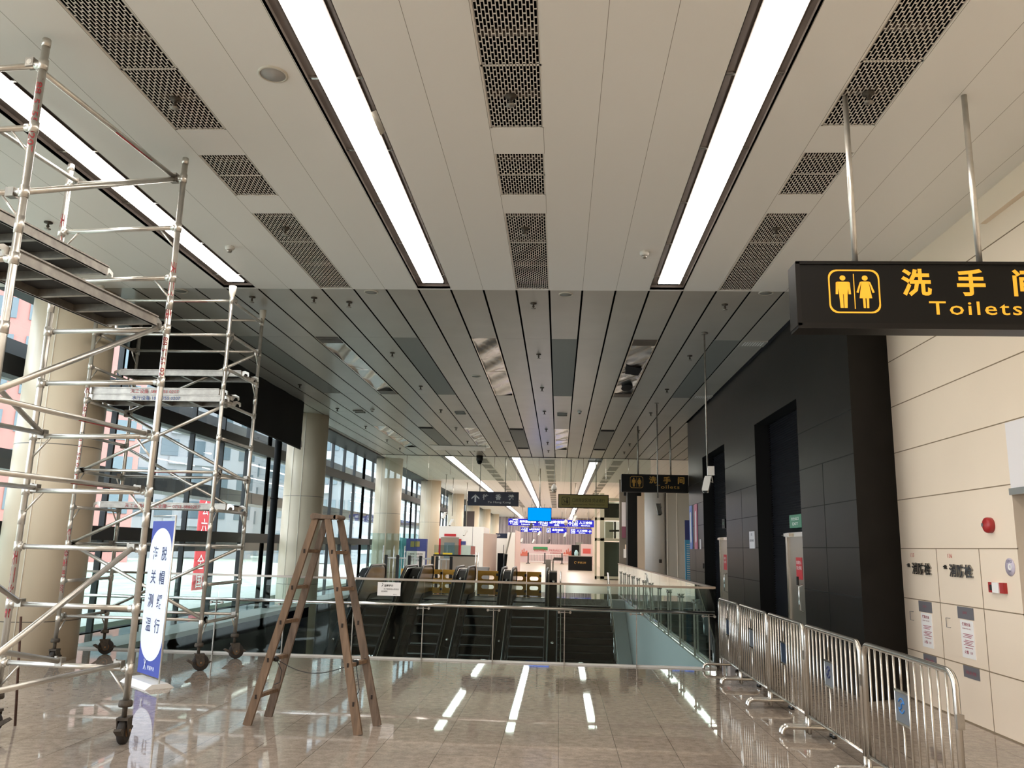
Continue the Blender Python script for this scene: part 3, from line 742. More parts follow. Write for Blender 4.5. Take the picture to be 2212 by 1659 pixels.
def tower_scaffold(label, loc, rz, L, rails, diags, cast, covers=False, texts=()):
    r = thing('scaffold_tower', label, 'scaffold tower', loc, rz, 'aluminium scaffold towers')
    for x in (0, W_):
        for y in (0, L):
            p = MB().tube([(x, y, 0.3), (x, y, 4.99)], 0.026, 14)
            for z in (1.75, 3.62): p.tube([(x, y, z-0.06), (x, y, z+0.06)], 0.029, 14)
            p.tube([(x, y, 4.93), (x, y, 4.985)], 0.029, 14)
            p.build('post', M['alu'], r, True)
    for y in (0, L):
        for z in RUNGS:
            b = MB().tube([(0, y, z), (W_, y, z)], 0.021, 12)
            for x in (0, W_): b.tube([(x, y, z-0.04), (x, y, z+0.04)], 0.032, 12); 
            b.tube([(0, y, z), (0.06, y, z)], 0.027, 12).tube([(W_-0.06, y, z), (W_, y, z)], 0.027, 12)
            b.build('rung', M['alu'], r, True)
        for i in (0, 3, 4, 7, 8):
            z = RUNGS[i]
            for x, s in ((0, 1), (W_, -1)):
                MB().tube([(x, y, z-0.2), (x+s*0.17, y, z-0.01)], 0.009, 8).build('corner_brace', M['alu'], r, True)
    for k, (side, z) in enumerate(rails):
        x = 0.09 if side == 0 else W_-0.09
        b = MB().tube([(x, -0.03, z), (x, L+0.03, z)], 0.02, 12); o = b.build('guard_rail', M['alu'], r, True)
        for yy in (0, L): clamp_mb(MB(), (x, yy, z)).build('clamp', M['alud'], o, True)
        if k in (0, 2, 4):
            s_ = -1 if side == 0 else 1; t = MB().tube([(x+s_*0.003, L*0.2, z-0.009), (x+s_*0.003, L*0.48, z-0.009)], 0.0115, 12, True); t.build('red_marking', M['red'], o, True)
    for (xa, ya, za, xb, yb, zb) in diags:
        b = MB().tube([(xa, ya, za), (xb, yb, zb)], 0.022, 12); o = b.build('diagonal_brace', M['alu'], r, True)
        for q in ((xa, ya, za), (xb, yb, zb)): clamp_mb(MB(), q).build('clamp', M['alud'], o, True)
    for (x, y, a) in cast: caster(x, y, a, r)
    if covers:
        for x in (0, W_):
            for y in (0, L):
                MB().lathe([(0.028, 4.8), (0.03, 4.84), (0.045, 4.9), (0.05, 4.99), (0.001, 5.0)], (x, y, 0), n=16).build('post_cover', M['cap'], r, True)
    for (x, y, z0, z1, ang, s) in texts:        # stencilled characters running up a post, wrapped on the tube
        vs, fs, wd = text_mesh(s, 'LEFT', 0.012, 1.0); k = (z1-z0)/wd; R = 0.0268; b = MB()
        b.add([(x+R*math.cos(ang+(v-0.35)*0.058/R), y+R*math.sin(ang+(v-0.35)*0.058/R), z1-u*k) for u, v in vs], fs)
        b.build('stencil_text', M['red'], r, True)
    return r
L1 = 1.78
ax = W_*0.92
D1 = [(0.09, 0, 4.79, 0.09, L1, 3.85), (0.09, 0, 3.40, 0.1, L1, 2.46), (0.09, 0, 1.52, 0.09, L1, 0.6),
      (ax, 0, 2.46, ax, L1, 3.40), (ax, 0, 1.05, ax, L1, 1.98), (0.62, 0, 0.6, ax, L1, 1.05)]
R1 = [(0, 4.81), (1, 4.81), (0, 2.47), (1, 2.47), (0, 2.0), (1, 2.0), (0, 0.6)]
t1 = tower_scaffold('front aluminium scaffold tower at the left edge of the photo, nearest the viewer', (-3.42, 6.68, 0), math.atan2(0.1, -0.995), L1, R1, D1,
    [(0, 0, -1.3), (W_, 0, 0.2), (0, L1, 0.5), (W_, L1, 2.0)],
    texts=[(0, 0, 3.45, 4.0, 2.0, '天工设备'), (0, 0, 2.9, 3.35, 2.0, '188 5755 0207'), (0, L1, 4.15, 4.7, 2.0, '188 5755 0207'), (W_, 0, 3.95, 4.5, 1.6, '天工设备'), (W_, 0, 0.9, 1.5, 1.6, '天工设备')])
L2 = 1.86
D2 = [(0.09, 0, 3.36, 0.09, L2, 2.46), (0.09, 0, 2.43, 0.09, L2, 1.52), (0.09, 0, 0.6, 0.09, L2, 1.5),
      (ax, 0, 2.43, ax, L2, 3.36), (ax, 0, 1.97, ax, L2, 2.9), (ax, 0, 1.5, ax, L2, 0.6), (ax, 0, 4.3, ax, L2, 3.4)]
R2 = [(0, 4.81), (0, 4.33), (1, 4.81), (1, 4.33), (0, 2.47), (1, 2.47), (1, 1.52), (0, 0.6), (1, 0.6)]
t2 = tower_scaffold('rear aluminium scaffold tower with capped posts, standing by the cream column', (-4.465, 10.4, 0), PI/2, L2, R2, D2,
    [(0, 0, -1.0), (W_, 0, -1.05), (0, L2, 0.1), (W_, L2, -1.3)], covers=True,
    texts=[(0, L2, 3.1, 3.6, -2.9, '天工设备'), (0, L2, 2.35, 3.0, -2.9, '188 5755 0207'), (0, L2, 1.2, 1.75, -2.9, '天工设备'), (0, L2, 0.9, 1.2, -2.9, '188 5755 0207')])
# platforms resting on rungs
def platform(label, tw, x0, x1, z, L, txt=None, tm='red', group='scaffold platforms', dy=0.0):
    c, s = math.cos(tw.rotation_euler.z), math.sin(tw.rotation_euler.z)
    r = thing('scaffold_platform', label, 'platform', (tw.location.x, tw.location.y, z), tw.rotation_euler.z, group)
    ya, yb = -0.02+dy, L+0.02+dy; h = 0.075
    b = MB()
    for x, s2 in ((x0, 1), (x1, -1)):
        b.box(min(x, x+s2*0.02), max(x, x+s2*0.02), ya+0.07, yb-0.07, 0.0, h).box(min(x-s2*0.012, x+s2*0.03), max(x-s2*0.012, x+s2*0.03), ya+0.07, yb-0.07, h, h+0.012)
        b.box(min(x-s2*0.008, x+s2*0.03), max(x-s2*0.008, x+s2*0.03), ya+0.07, yb-0.07, 0.0, 0.012)
    b.build('side_channel', M['alud'], r, True)
    MB().box(x0+0.02, x1-0.02, ya+0.07, yb-0.07, h-0.012, h+0.006).build('deck', M['ply'], r, True)
    n = 5
    for i in range(n):
        y = ya+0.1+(yb-ya-0.2)*i/(n-1); MB().box(x0+0.02, x1-0.02, y-0.02, y+0.02, 0.005, h-0.012).build('cross_rib', M['alud'], r, True)
    for x in (x0+0.03, x1-0.03):
        for y, d in ((ya, 1), (yb, -1)):
            pr = [(0.09, 0.005), (0.09, 0.075), (0.02, 0.085), (-0.035, 0.06), (-0.04, 0.01), (-0.022, 0.0), (-0.015, 0.035), (0.02, 0.045), (0.05, 0.0)]
            MB().prism([(d*a, bb) for a, bb in pr], (x-0.008, y, 0), Y, Z, X*0.016).build('hook', M['alu'], r, True)
    if txt:
        MB().text(txt, (x0-0.016, (ya+yb)/2, 0.012), -Y, Z, 0.062, bold=0.01, gap=1.05).build('stencil_text', M[tm], r, True)
    return r
zt = 0.022
platform('scaffold platform on the front tower, lower one nearest its post', t1, 0.07, 0.55, RUNGS[6]+zt, L1)
platform('scaffold platform on the front tower, one rung higher at the window side', t1, 0.6, 1.08, RUNGS[7]+zt, L1)
platform('scaffold platform with red phone number on the rear tower, atop another', t2, 0.06, 0.52, RUNGS[6]+zt+0.09, L2, '天工设备 188 5755 0207', 'red', dy=0.03)
platform('scaffold platform with blue phone number on the rear tower, under another', t2, 0.06, 0.52, RUNGS[6]+zt, L2, '木行设备 188 5755 0207', 'blue')
platform('plain scaffold platform on the rear tower, highest one', t2, 0.66, 1.1, RUNGS[7]+zt, L2)
platform('scaffold platform with worn red print on the rear tower, low at the middle', t2, 0.55, 1.05, RUNGS[3]+zt, L2, '天工设备租赁 安全第一 0755-8880207', 'red')
o = tag(MB().tube([(-4.62, 7.17, 0.0), (-4.70, 7.17, 0.9)], 0.011, 8).build('steel_rod', M['rust']), 'thin rusty rod standing upright inside the front scaffold tower', 'rod')
# roll-up banner stand
pr, pl = Vector((-4.343, 9.144, 0)), Vector((-4.80, 9.56, 0)); u = (pr-pl).normalized(); n = Vector((u.y, -u.x, 0))
r = thing('banner_stand', 'narrow blue and white banner stand beside the front scaffold tower', 'banner', (pl+pr)/2)
b = MB(); b.prism([(-0.16, 0), (0.16, 0), (0.09, 0.05), (-0.09, 0.05)], pl-u*0.06, n, Z, (pr-pl)+u*0.12); b.build('base', M['white'], r)
Wd = (pr-pl).length; nn = n*0.012
b = MB(); b.tube([pr+u*0.025+Z*0.05, pr+u*0.025+Z*1.86], 0.011, 8).tube([pr+u*0.025+Z*1.86, pl+Z*1.86], 0.006, 8); b.build('pole', M['alu'], r)
b = MB(); b.prism([(0, 0.1), (Wd, 0.1), (Wd, 1.80), (0, 1.80)], pl, u, Z, -n*0.006); cl = b.build('banner_cloth', M['bannerblue'], r)
poly = []
for a in range(0, 19): t = PI*a/18; poly.append((Wd/2+Wd*0.5*math.cos(t), 1.45+0.27*math.sin(t)))
for a in range(0, 19): t = PI+PI*a/18; poly.append((Wd/2+Wd*0.5*math.cos(t), 0.52+0.27*math.sin(t)))
b = MB(); b.prism(poly, pl+n*0.002, u, Z, n*0.002); b.build('white_field', M['bannerwhite'], cl)
b = MB()
for cx, s in ((0.30, '海关测温'), (0.70, '脱帽缓行')):
    for i, ch in enumerate(s): b.text(ch, pl+u*Wd*cx+Z*(1.37-i*0.265)+n*0.006, u, Z, 0.165, bold=0.008, width=0.145)
b.build('lettering', M['ink'], cl)
b = MB(); b.text('罗湖海关', pl+u*Wd*0.62+Z*0.16+n*0.006, u, Z, 0.05, bold=0.01)
p0 = pl+u*Wd*0.34+Z*0.2+n*0.006
for a, c in (((-0.03, -0.05), (0.03, 0.06)), ((0.03, -0.05), (-0.03, 0.06))): b.bar(p0+u*a[0]+Z*a[1], p0+u*c[0]+Z*c[1], 0.012, 0.002, up=n)
b.build('emblem', M['bannerwhite'], cl)

# ================================================================= WOODEN LADDER
r = thing('step_ladder', 'old wooden A-frame ladder standing on the polished floor', 'ladder', (-2.2, 7.6, 0))
tops = {'La': (-2.23, 7.50), 'Lb': (-2.19, 7.70), 'Ra': (-2.12, 7.49), 'Rb': (-2.06, 7.69)}
feet = {'La': (-2.728, 7.524), 'Lb': (-2.675, 7.909), 'Ra': (-1.681, 7.314), 'Rb': (-1.601, 7.702)}
HT = 1.83
P = lambda k, z: Vector((feet[k][0], feet[k][1], 0)).lerp(Vector((tops[k][0], tops[k][1], HT)), z/HT)
for k in ('La', 'Lb', 'Ra', 'Rb'):
    o = MB().bar(P(k, 0.0), P(k, HT-0.015), 0.072, 0.04, up=(0, 1, 0), w2=0.056, h2=0.038).build('rail', M['wood'] if k[1] == 'a' else M['wood2'], r)
    b = MB()
    for z in (0.245, 0.558, 0.886, 1.194, 1.52):
        p = P(k, z); s = -1 if k[0] == 'L' else 1; yy = -0.022 if k[1] == 'a' else 0.022
        b.box(p.x-0.008, p.x+0.008, p.y-0.024, p.y+0.024, p.z-0.018, p.z+0.018)
    b.build('mortise', M['mortise'], o)
for k, zs in (('L', (0.245, 0.558, 0.886, 1.194, 1.52)), ('R', (0.554, 1.191, 1.514))):
    for z in zs: MB().bar(P(k+'a', z), P(k+'b', z), 0.045, 0.03, up=(0, 0, 1)).build('rung', M['wood'], r)
b = MB(); b.tube([(-2.25, 7.47, 1.835), (-2.25, 7.73, 1.835)], 0.03, 10).box(-2.25, -2.04, 7.46, 7.74, 1.815, 1.85).tube([(-2.04, 7.46, 1.832), (-2.04, 7.74, 1.832)], 0.022, 10)
b.build('top_cap', M['wood2'], r)
a0, a1 = (P('La', 0.56)+P('Lb', 0.56))/2+Vector((0.02, -0.1, 0)), (P('Ra', 0.56)+P('Rb', 0.56))/2+Vector((0, -0.05, 0))
pts = [a0.lerp(a1, t/14)-Z*0.12*math.sin(PI*t/14)*(1-0.25*t/14) for t in range(15)]
b = MB().tube(pts, 0.004, 6).tube([a1, a1+Vector((0.02, 0, -0.1)), a1+Vector((0.05, -0.02, -0.22)), a1+Vector((0.0, -0.03, -0.34))], 0.004, 6)
b.tube([a0, a0+Vector((0.06, 0, -0.1)), a0+Vector((0.05, 0, -0.2)), a0+Vector((0.0, 0, -0.22))], 0.004, 6).lathe([(0.02, -0.02), (0.026, 0), (0.02, 0.02)], a0, (1, 0, 0.1)).lathe([(0.028, -0.012), (0.03, 0), (0.028, 0.012)], a1, (0.2, 1, 0))
tag(b.build('tie_cable', M['wire']), 'black cable tied between the two lower rungs of the wooden ladder', 'cable')

# ================================================================= CROWD BARRIERS
def barrier(y1, y0, label, plate, logo=None):
    """y1 far post, y0 near post"""
    xb = 2.255; H = 0.963; zb = 0.17; R = 0.09; r = thing('crowd_barrier', label, 'barrier', (xb, (y0+y1)/2, 0), group='steel crowd barriers in a line')
    pts = [(xb, y1, zb)] + arc((xb, y1-R, H-R), Y, Z, R, 0, PI/2) + arc((xb, y0+R, H-R), Y, Z, R, PI/2, PI) + [(xb, y0, zb)]
    b = MB().tube(pts, 0.019, 12).tube([(xb, y1, zb+0.015), (xb, y0, zb+0.015)], 0.013, 10)
    b.build('frame', M['steel'], r)
    n = 12; dy = (y1-y0)/(n+1); yp1, yp0 = y1-dy*5, y1-dy*7
    for i in range(1, n+1):
        y = y1-dy*i
        for z0, z1 in (((zb, 0.53), (0.735, H)) if i == 6 else ((zb, H),)):
            MB().tube([(xb, y, z0), (xb, y, z1)], 0.0085, 8).build('bar', M['steel'], r)
    p = MB().box(xb-0.006, xb+0.006, yp0+0.008, yp1-0.008, 0.54, 0.725).build('sign_plate', M[plate], r)
    MB().box(xb-0.01, xb+0.01, yp0, yp1, 0.525, 0.54).box(xb-0.01, xb+0.01, yp0, yp1, 0.725, 0.74).build('plate_edge', M['steel'], p)
    if logo:
        b = MB(); yc, zc = (yp0+yp1)/2, 0.645
        for a0, a1, cz in ((0.1, 1.45, 0.0), (1.1, 2.45, 0.0)):
            q = arc((xb-0.0075, yc, zc), -Y, Z, 0.045, a0*PI, (a0+0.75)*PI, 12)
            b.tube(q, 0.005, 6)
        b.tube([(xb-0.0075, yc-0.03, zc+0.025), (xb-0.0075, yc+0.0, zc+0.012), (xb-0.0075, yc-0.0, zc-0.012), (xb-0.0075, yc+0.03, zc-0.028)], 0.006, 6)
        b.build('plate_emblem', M[logo], p)
    for y in (y1, y0):
        f = MB().tube([(xb, y, 0.03), (xb, y, zb+0.02)], 0.017, 10)
        q = [(xb-0.235, y, 0.012)] + arc((xb-0.18, y, 0.03), -X, Z, 0.055, 0, PI/2, 5) + arc((xb+0.16, y, 0.03), X, Z, 0.055, PI/2, 0, 5) + [(xb+0.215, y, 0.012)]
        f.tube(q, 0.019, 10); o = f.build('foot', M['steel'], r)
        MB().tube([(xb+0.215, y, 0.0), (xb+0.215, y, 0.03)], 0.022, 10).build('rubber_cap', M['rubber'], o)
    MB().box(xb-0.02, xb+0.02, y0-0.035, y0-0.015, 0.66, 0.74).build('coupling', M['alud'], r)
    return r
barrier(11.93, 10.69, 'steel crowd barrier farthest away, next to the glass balustrade', 'platedark')
barrier(10.63, 9.28, 'second steel crowd barrier from the glass balustrade', 'plate')
barrier(9.21, 7.94, 'middle one of the five steel crowd barriers, dark plate', 'platedark')
barrier(7.87, 6.50, 'fourth steel crowd barrier from the balustrade, before the nearest', 'plate', 'ink')
barrier(6.42, 5.0, 'nearest steel crowd barrier, plate with a round blue emblem', 'plate', 'platelogo')

# ================================================================= GLASS BALUSTRADES
def balustrade(label, p, q, post_ts, z_top=1.10, z_hand=0.76, handrail=True, side=-1):
    p, q = Vector(p), Vector(q); d = (q-p).normalized(); L = (q-p).length; n = Vector((-d.y, d.x, 0))*side
    r = thing('glass_balustrade', label, 'balustrade', (p+q)/2, group='glass balustrades round the escalator opening')
    MB().bar(p+Z*z_top, q+Z*z_top, 0.045, 0.03).build('top_rail', M['stainless'], r)
    if handrail: MB().tube([p-d*0.0+n*0.07+Z*z_hand, q+n*0.07+Z*z_hand], 0.024, 12).build('handrail', M['chrome'], r)
    ts = [0]+list(post_ts)+[L]
    for a, c in zip(ts, ts[1:]):
        if c-a > 0.1: MB().bar(p+d*(a+0.006)+Z*0.56, p+d*(c-0.006)+Z*0.56, 0.012, 1.06).build('glass_panel', G_rail, r)
    for t in post_ts:
        b = MB(); c = p+d*t+n*0.03; b.bar(c+Z*0.0, c+Z*z_hand, 0.012, 0.03, up=n); b.tube([c-d*0.08+Z*(z_hand-0.05), c+d*0.08+Z*(z_hand-0.05)], 0.008, 8).tube([c+Z*(z_hand-0.03), c+n*0.04+Z*z_hand], 0.008, 8)
        for s in (-1, 1): b.lathe([(0.018, -0.02), (0.018, 0.02)], c+d*s*0.08+Z*(z_hand-0.05), n, 10)
        b.build('post', M['alud'], r)
    MB().bar(p-n*0.0+Z*0.012, q-n*0.0+Z*0.012, 0.03, 0.024).build('shoe', M['kerb'], r)
    return r
px = [2.125-1.0125*k for k in range(9)]
balustrade('long glass balustrade with two steel rails behind the ladder and barriers', (-7.0, VY0, 0), (2.2, VY0, 0), sorted(x+7.0 for x in px if x+7 > 0.1), side=-1)
balustrade('glass balustrade along the black wall side of the escalator opening', (2.22, VY0+0.05, 0), (2.22, 31.0, 0), [1.6*k for k in range(1, 12)], z_hand=0.85, handrail=False, side=1)
# laminated notice hanging on the top rail
r = thing('notice_board', 'white paper notice hanging on the glass balustrade by the ladder', 'notice', (-2.43, VY0-0.05, 0.96))
MB().box(-2.60, -2.265, VY0-0.05, VY0-0.04, 0.87, 1.06).build('sheet', M['paper'], r)
b = MB(); yy = VY0-0.052
b.text('温馨提示', (-2.44, yy, 1.0), X, Z, 0.034, bold=0.01).text('为了您和他人的安全', (-2.40, yy, 0.955), X, Z, 0.024, width=0.22).text('请勿攀爬', (-2.5, yy, 0.922), X, Z, 0.024).text('服务中心', (-2.34, yy, 0.885), X, Z, 0.014)
b.tube([(-2.54, yy, 1.0), (-2.52, yy, 1.03), (-2.535, yy, 1.045)], 0.004, 5)
b.build('lettering', M['inkblack'], r)

# ================================================================= ESCALATORS AND STAIRS
TAN = math.tan(math.radians(30))
YC = 26.95                                              # comb line of the landings
def escalator(xc, label, proto=[None]):
    if proto[0] is not None: return dup(proto[0], (xc, YC, 0), 0, label)
    r = thing('escalator', label, 'escalator', (xc, YC, 0), 0, 'escalators rising to the far hall'); proto[0] = r
    hw = 0.50; BE = -1.35    # local y, 0 = comb, negative towards the viewer
    b = MB()
    b.box(-hw, hw, BE, 0.65, -0.05, -0.01)
    for k in range(22):
        y1 = BE-0.4*k; b.box(-hw, hw, y1-0.4, y1, -0.231*(k+1)-0.2, -0.231*(k+1))
    b.build('steps', M['esc'], r, True)
    MB().box(-hw, hw, 0.5, 0.85, -0.01, 0.006).build('comb_plate', M['steel'], r, True)
    prof = lambda off: [(-9.0, (-9.0-BE)*TAN+off), (BE-0.3, -0.3*TAN+off), (BE+0.25, off), (0.6, off)]
    for s in (-1, 1):
        x = s*(hw+0.03)
        up = prof(0.90); lo = prof(-0.1)
        end = [(0.82, 0.84), (0.9, 0.7), (0.9, 0.3), (0.78, 0.05)]
        poly = [(a, c) for a, c in lo]+[(0.75, -0.08)]+list(reversed(end))+list(reversed(up))
        MB().prism(poly, (x-0.012, 0, 0), Y, Z, X*0.024).build('balustrade_panel', M['bronze'], r, True)
        hp = [Vector((x, a, c+0.03)) for a, c in prof(0.92)]
        hp = hp[:1]+[hp[0].lerp(hp[1], 0.97), hp[1].lerp(hp[2], 0.5)+Z*-0.005, hp[2], hp[3]]+arc((x, 0.7, 0.70), Y, Z, 0.25, PI/2, -PI/2, 10)
        MB().tube(hp, 0.036, 10).build('handrail', M['rubber'], r, True)
        tp = [Vector((x+s*0.045, a, c-0.005)) for a, c in prof(0.90)]
        MB().tube(tp, 0.014, 8).build('chrome_trim', M['chrome'], r, True)
        sk = prof(0.12)
        b = MB(); b.prism([(a, c) for a, c in prof(-0.15)]+[(0.8, -0.15), (0.8, 0.1)]+list(reversed(sk)), (s*hw-s*0.004-0.004, 0, 0), Y, Z, X*0.008); b.build('skirt', M['esc'], r, True)
    return r
EX = [-5.12, -3.66, -2.24, -0.86]
for i, x in enumerate(EX): o = escalator(x, ['escalator nearest the windows, behind the white notice', 'second escalator from the windows, ending at orange barriers', 'third escalator from the windows, ending at orange barriers', 'fourth escalator, next to the wide stair'][i]); o.location.y = YC-(0.75 if i == 0 else 0)
# cover panels with chrome domes between neighbouring escalators
for i, (x, w) in enumerate(((-4.39, 0.28), (-2.95, 0.24), (-1.55, 0.20), (-0.14, 0.22), (-5.83, 0.22))):
    r = thing('escalator_divider', ['dark capping between the first and second escalator from the windows', 'dark capping between the second and third escalator from the windows', 'dark capping between the third and fourth escalator from the windows', 'dark capping between the fourth escalator and the wide stair', 'dark capping on the window side of the first escalator'][i], 'escalator cover', (x, YC-0.6, 0.5), group='cappings between the escalators')
    b = MB(); yc = YC-(0.75 if x < -5 else 0); pf = [(yc-9.0, -7.65*TAN+0.82), (yc-1.65, -0.3*TAN+0.82), (yc-1.1, 0.86), (yc+0.6, 0.88)]
    b.prism([(a, c-0.9) for a, c in pf]+[(yc+0.75, 0.0), (yc+0.75, 0.8)]+list(reversed(pf)), (x-w/2, 0, 0), Y, Z, X*w); b.build('capping', M['esc'], r)
    MB().box(x-w*0.42, x+w*0.42, yc-0.75, yc-0.3, 0.875, 0.90).build('top_plate', M['steel'], r)
    b = MB()
    for yy in (yc-1.72, yc-2.9, yc-4.3):
        zz = (yy-yc+1.35)*TAN+0.82
        b.lathe([(0.05, 0), (0.048, 0.02), (0.03, 0.045), (0.001, 0.055)], (x, yy, zz), (0, -0.5, 0.87), 14)
    b.build('chrome_dome', M['chrome'], r)
r = thing('wide_stair', 'wide dark stair beside the escalators going down', 'stair', (1.0, YC, 0))
b = MB()
for k in range(20): b.box(0.0, 1.66, YC-0.32*(k+1), YC-0.32*k, -0.165*(k+1)-0.3, -0.165*(k+1))
b.build('treads', M['esc'], r)
b = MB()
for k in range(20): b.box(0.0, 1.66, YC-0.32*k-0.32, YC-0.32*k-0.26, -0.165*(k+1), -0.165*(k+1)+0.006)
b.build('nosing', mat('stair nosing', '#2a2826', 0.5), r)
b = MB(); b.prism([(YC-8.5, -8.5*0.516-1.2), (YC, -1.2), (YC+0.6, -1.2), (YC+0.6, 0.02), (YC, 0.02), (YC-8.5, -8.5*0.516+0.02)], (1.66, 0, 0), Y, Z, X*0.44); b.build('stringer', M['whitewall'], r)
for x in (0.08, 1.6):
    b = MB(); b.tube([(x, YC+0.4, 0.85), (x, YC, 0.85), (x, YC-8, 0.85-8*0.516)], 0.025, 10)
    for k in range(6): b.tube([(x, YC-1.4*k, -0.72*k-0.3), (x, YC-1.4*k, 0.85-0.72*k)], 0.016, 8)
    b.build('handrail', M['chrome'], r)
# bollard by the stair and slim posts
r = thing('card_post', 'grey steel post with slim tubes beside the top of the stair', 'post', (-0.02, 28.3, 0))
p = at(1184, 1240, 28.3); MB().box(p.x-0.09, p.x+0.09, 28.25, 28.4, 0, 1.22).build('body', M['stainless'], r)
MB().tube([(p.x+0.16, 28.3, 0), (p.x+0.16, 28.3, 1.25)], 0.02, 8).build('tube', M['chrome'], r)

# orange plastic barriers with oval holes at the landings
def oval(w, h, n=10):
    q = []
    for i in range(n+1): t = -PI/2+PI*i/n; q.append((w/2-h/2+h/2*math.cos(t), h/2*math.sin(t)))
    for i in range(n+1): t = PI/2+PI*i/n; q.append((-w/2+h/2+h/2*math.cos(t), h/2*math.sin(t)))
    return q
def holed_panel(b, o, u, w, W, H, holes, th, nrm):
    """a plate with oval holes made from rows of cells: each hole cell is a ring of quads"""
    o, u, w, nrm = Vector(o), Vector(u), Vector(w), Vector(nrm)
    for (x0, x1, z0, z1, ov) in holes:
        if ov is None:
            b.prism([(x0, z0), (x1, z0), (x1, z1), (x0, z1)], o, u, w, nrm*th); continue
        cx, cz = (x0+x1)/2, (z0+z1)/2; inn = [(cx+a, cz+c) for a, c in oval(*ov)]; out = []
        for a, c in inn:
            dx, dz = a-cx, c-cz; k = min((x1-cx)/abs(dx) if abs(dx) > 1e-6 else 1e9, (z1-cz)/abs(dz) if abs(dz) > 1e-6 else 1e9)
            out.append((cx+dx*k, cz+dz*k))
        n = len(inn)
        vs = [o+u*a+w*c for a, c in inn+out]+[o+u*a+w*c+nrm*th for a, c in inn+out]
        fs = []
        for i in range(n):
            j = (i+1) % n
            fs += [(i, j, n+j, n+i), (2*n+i, 3*n+i, 3*n+j, 2*n+j), (i, 2*n+i, 2*n+j, j)]
        b.add(vs, fs)
        for sx, sz in ((x0, z0), (x1, z0), (x1, z1), (x0, z1)):     # square off the corners
            near = [q for q in out]
            i0 = min(range(n), key=lambda i: (out[i][0]-sx)**2+(out[i][1]-sz)**2)
            for jx in (i0-1, i0, i0+1):
                a, c = out[jx % n], out[(jx+1) % n]
                b.add([o+u*a[0]+w*a[1], o+u*c[0]+w*c[1], o+u*sx+w*sz], [(0, 1, 2)])
def plastic_barrier(x0, x1, y0, y1, label):
    p, q = Vector((x0, y0, 0)), Vector((x1, y1, 0)); u = (q-p).normalized(); W = (q-p).length; nrm = Vector((u.y, -u.x, 0))
    r = thing('plastic_barrier', label, 'barrier', (p+q)/2, group='orange plastic barriers across the escalators')
    H = 0.80; c = []; k = 2 if W > 0.7 else 1
    for z0, z1 in ((0.14, 0.40), (0.46, 0.70)):
        for i in range(k): c.append((W*i/k, W*(i+1)/k, z0, z1, (W/k*0.62, 0.13)))
    for z0, z1 in ((0.02, 0.14), (0.40, 0.46), (0.70, H)): c.append((0, W, z0, z1, None))
    b = MB(); holed_panel(b, p, u, Z, W, H, c, 0.03, -nrm); b.build('panel', M['orange'], r)
    b = MB()
    for t in (0.02, W-0.1): b.box(-0.0, 0.08, -0.1, 0.1, 0, 0.03, 0)
    vs = b.v; b2 = MB()
    for t in (0.05, W-0.05): c0 = p+u*t; b2.bar(c0-nrm*0.12+Z*0.015, c0+nrm*0.12+Z*0.015, 0.07, 0.03)
    b2.build('foot', M['rubber'], r)
    b = MB()
    for zz in (0.16, 0.68): b.box(q.x-0.06, q.x+0.01, q.y-0.05, q.y+0.0, zz-0.04, zz+0.04)
    b.build('latch', M['rubber'], r)
yb = 28.1
plastic_barrier(at(866, 1240, yb).x, at(893, 1240, yb).x, yb, yb, 'orange plastic barrier piece behind the first escalator')
plastic_barrier(at(931, 1240, yb).x, at(955, 1240, yb).x, yb, yb+0.05, 'orange plastic barrier at the second escalator, left half')
plastic_barrier(at(956, 1240, yb).x, at(984, 1240, yb).x, yb+0.05, yb, 'orange plastic barrier at the second escalator, right half')
plastic_barrier(at(1032, 1240, yb).x, at(1076, 1240, yb).x, yb, yb, 'orange plastic barrier at the third escalator')
plastic_barrier(at(1101, 1240, yb).x, at(1137, 1240, yb).x, yb, yb+0.08, 'orange plastic barrier at the fourth escalator, left half')
plastic_barrier(at(1138, 1240, yb).x, at(1169, 1240, yb).x, yb+0.08, yb, 'orange plastic barrier at the fourth escalator, right half')

# ================================================================= HANGING SIGNS
def pictogram(b, o, u, w, h, woman=False):
    """simple standing figure, origin at the feet, height h"""
    o, u, w = Vector(o), Vector(u), Vector(w)
    def P2(poly, d=0): b.add([o+u*x*h+w*y*h for x, y in poly], [tuple(range(len(poly)))])
    P2([(0.085*math.cos(t*PI/8), 0.915+0.08*math.sin(t*PI/8)) for t in range(16)])
    if not woman:
        P2([(-0.17, 0.80), (0.17, 0.80), (0.12, 0.42), (-0.12, 0.42)]); P2([(-0.12, 0.43), (-0.01, 0.43), (-0.01, 0.0), (-0.10, 0.0)]); P2([(0.01, 0.43), (0.12, 0.43), (0.10, 0.0), (0.01, 0.0)])
        P2([(-0.2, 0.78), (-0.14, 0.80), (-0.15, 0.42), (-0.22, 0.42)]); P2([(0.14, 0.80), (0.2, 0.78), (0.22, 0.42), (0.15, 0.42)])
    else:
        P2([(-0.1, 0.81), (0.1, 0.81), (0.18, 0.30), (-0.18, 0.30)]); P2([(-0.09, 0.31), (-0.015, 0.31), (-0.015, 0.0), (-0.08, 0.0)]); P2([(0.015, 0.31), (0.09, 0.31), (0.08, 0.0), (0.015, 0.0)])
        P2([(-0.15, 0.79), (-0.1, 0.81), (-0.2, 0.46), (-0.26, 0.48)]); P2([(0.1, 0.81), (0.15, 0.79), (0.26, 0.48), (0.2, 0.46)])
def rrect(w, h, r, n=5):
    q = []
    for cx, cz, a in ((w/2-r, h/2-r, 0), (-w/2+r, h/2-r, PI/2), (-w/2+r, -h/2+r, PI), (w/2-r, -h/2+r, 1.5*PI)):
        q += [(cx+r*math.cos(a+PI/2*i/n), cz+r*math.sin(a+PI/2*i/n)) for i in range(n+1)]
    return q
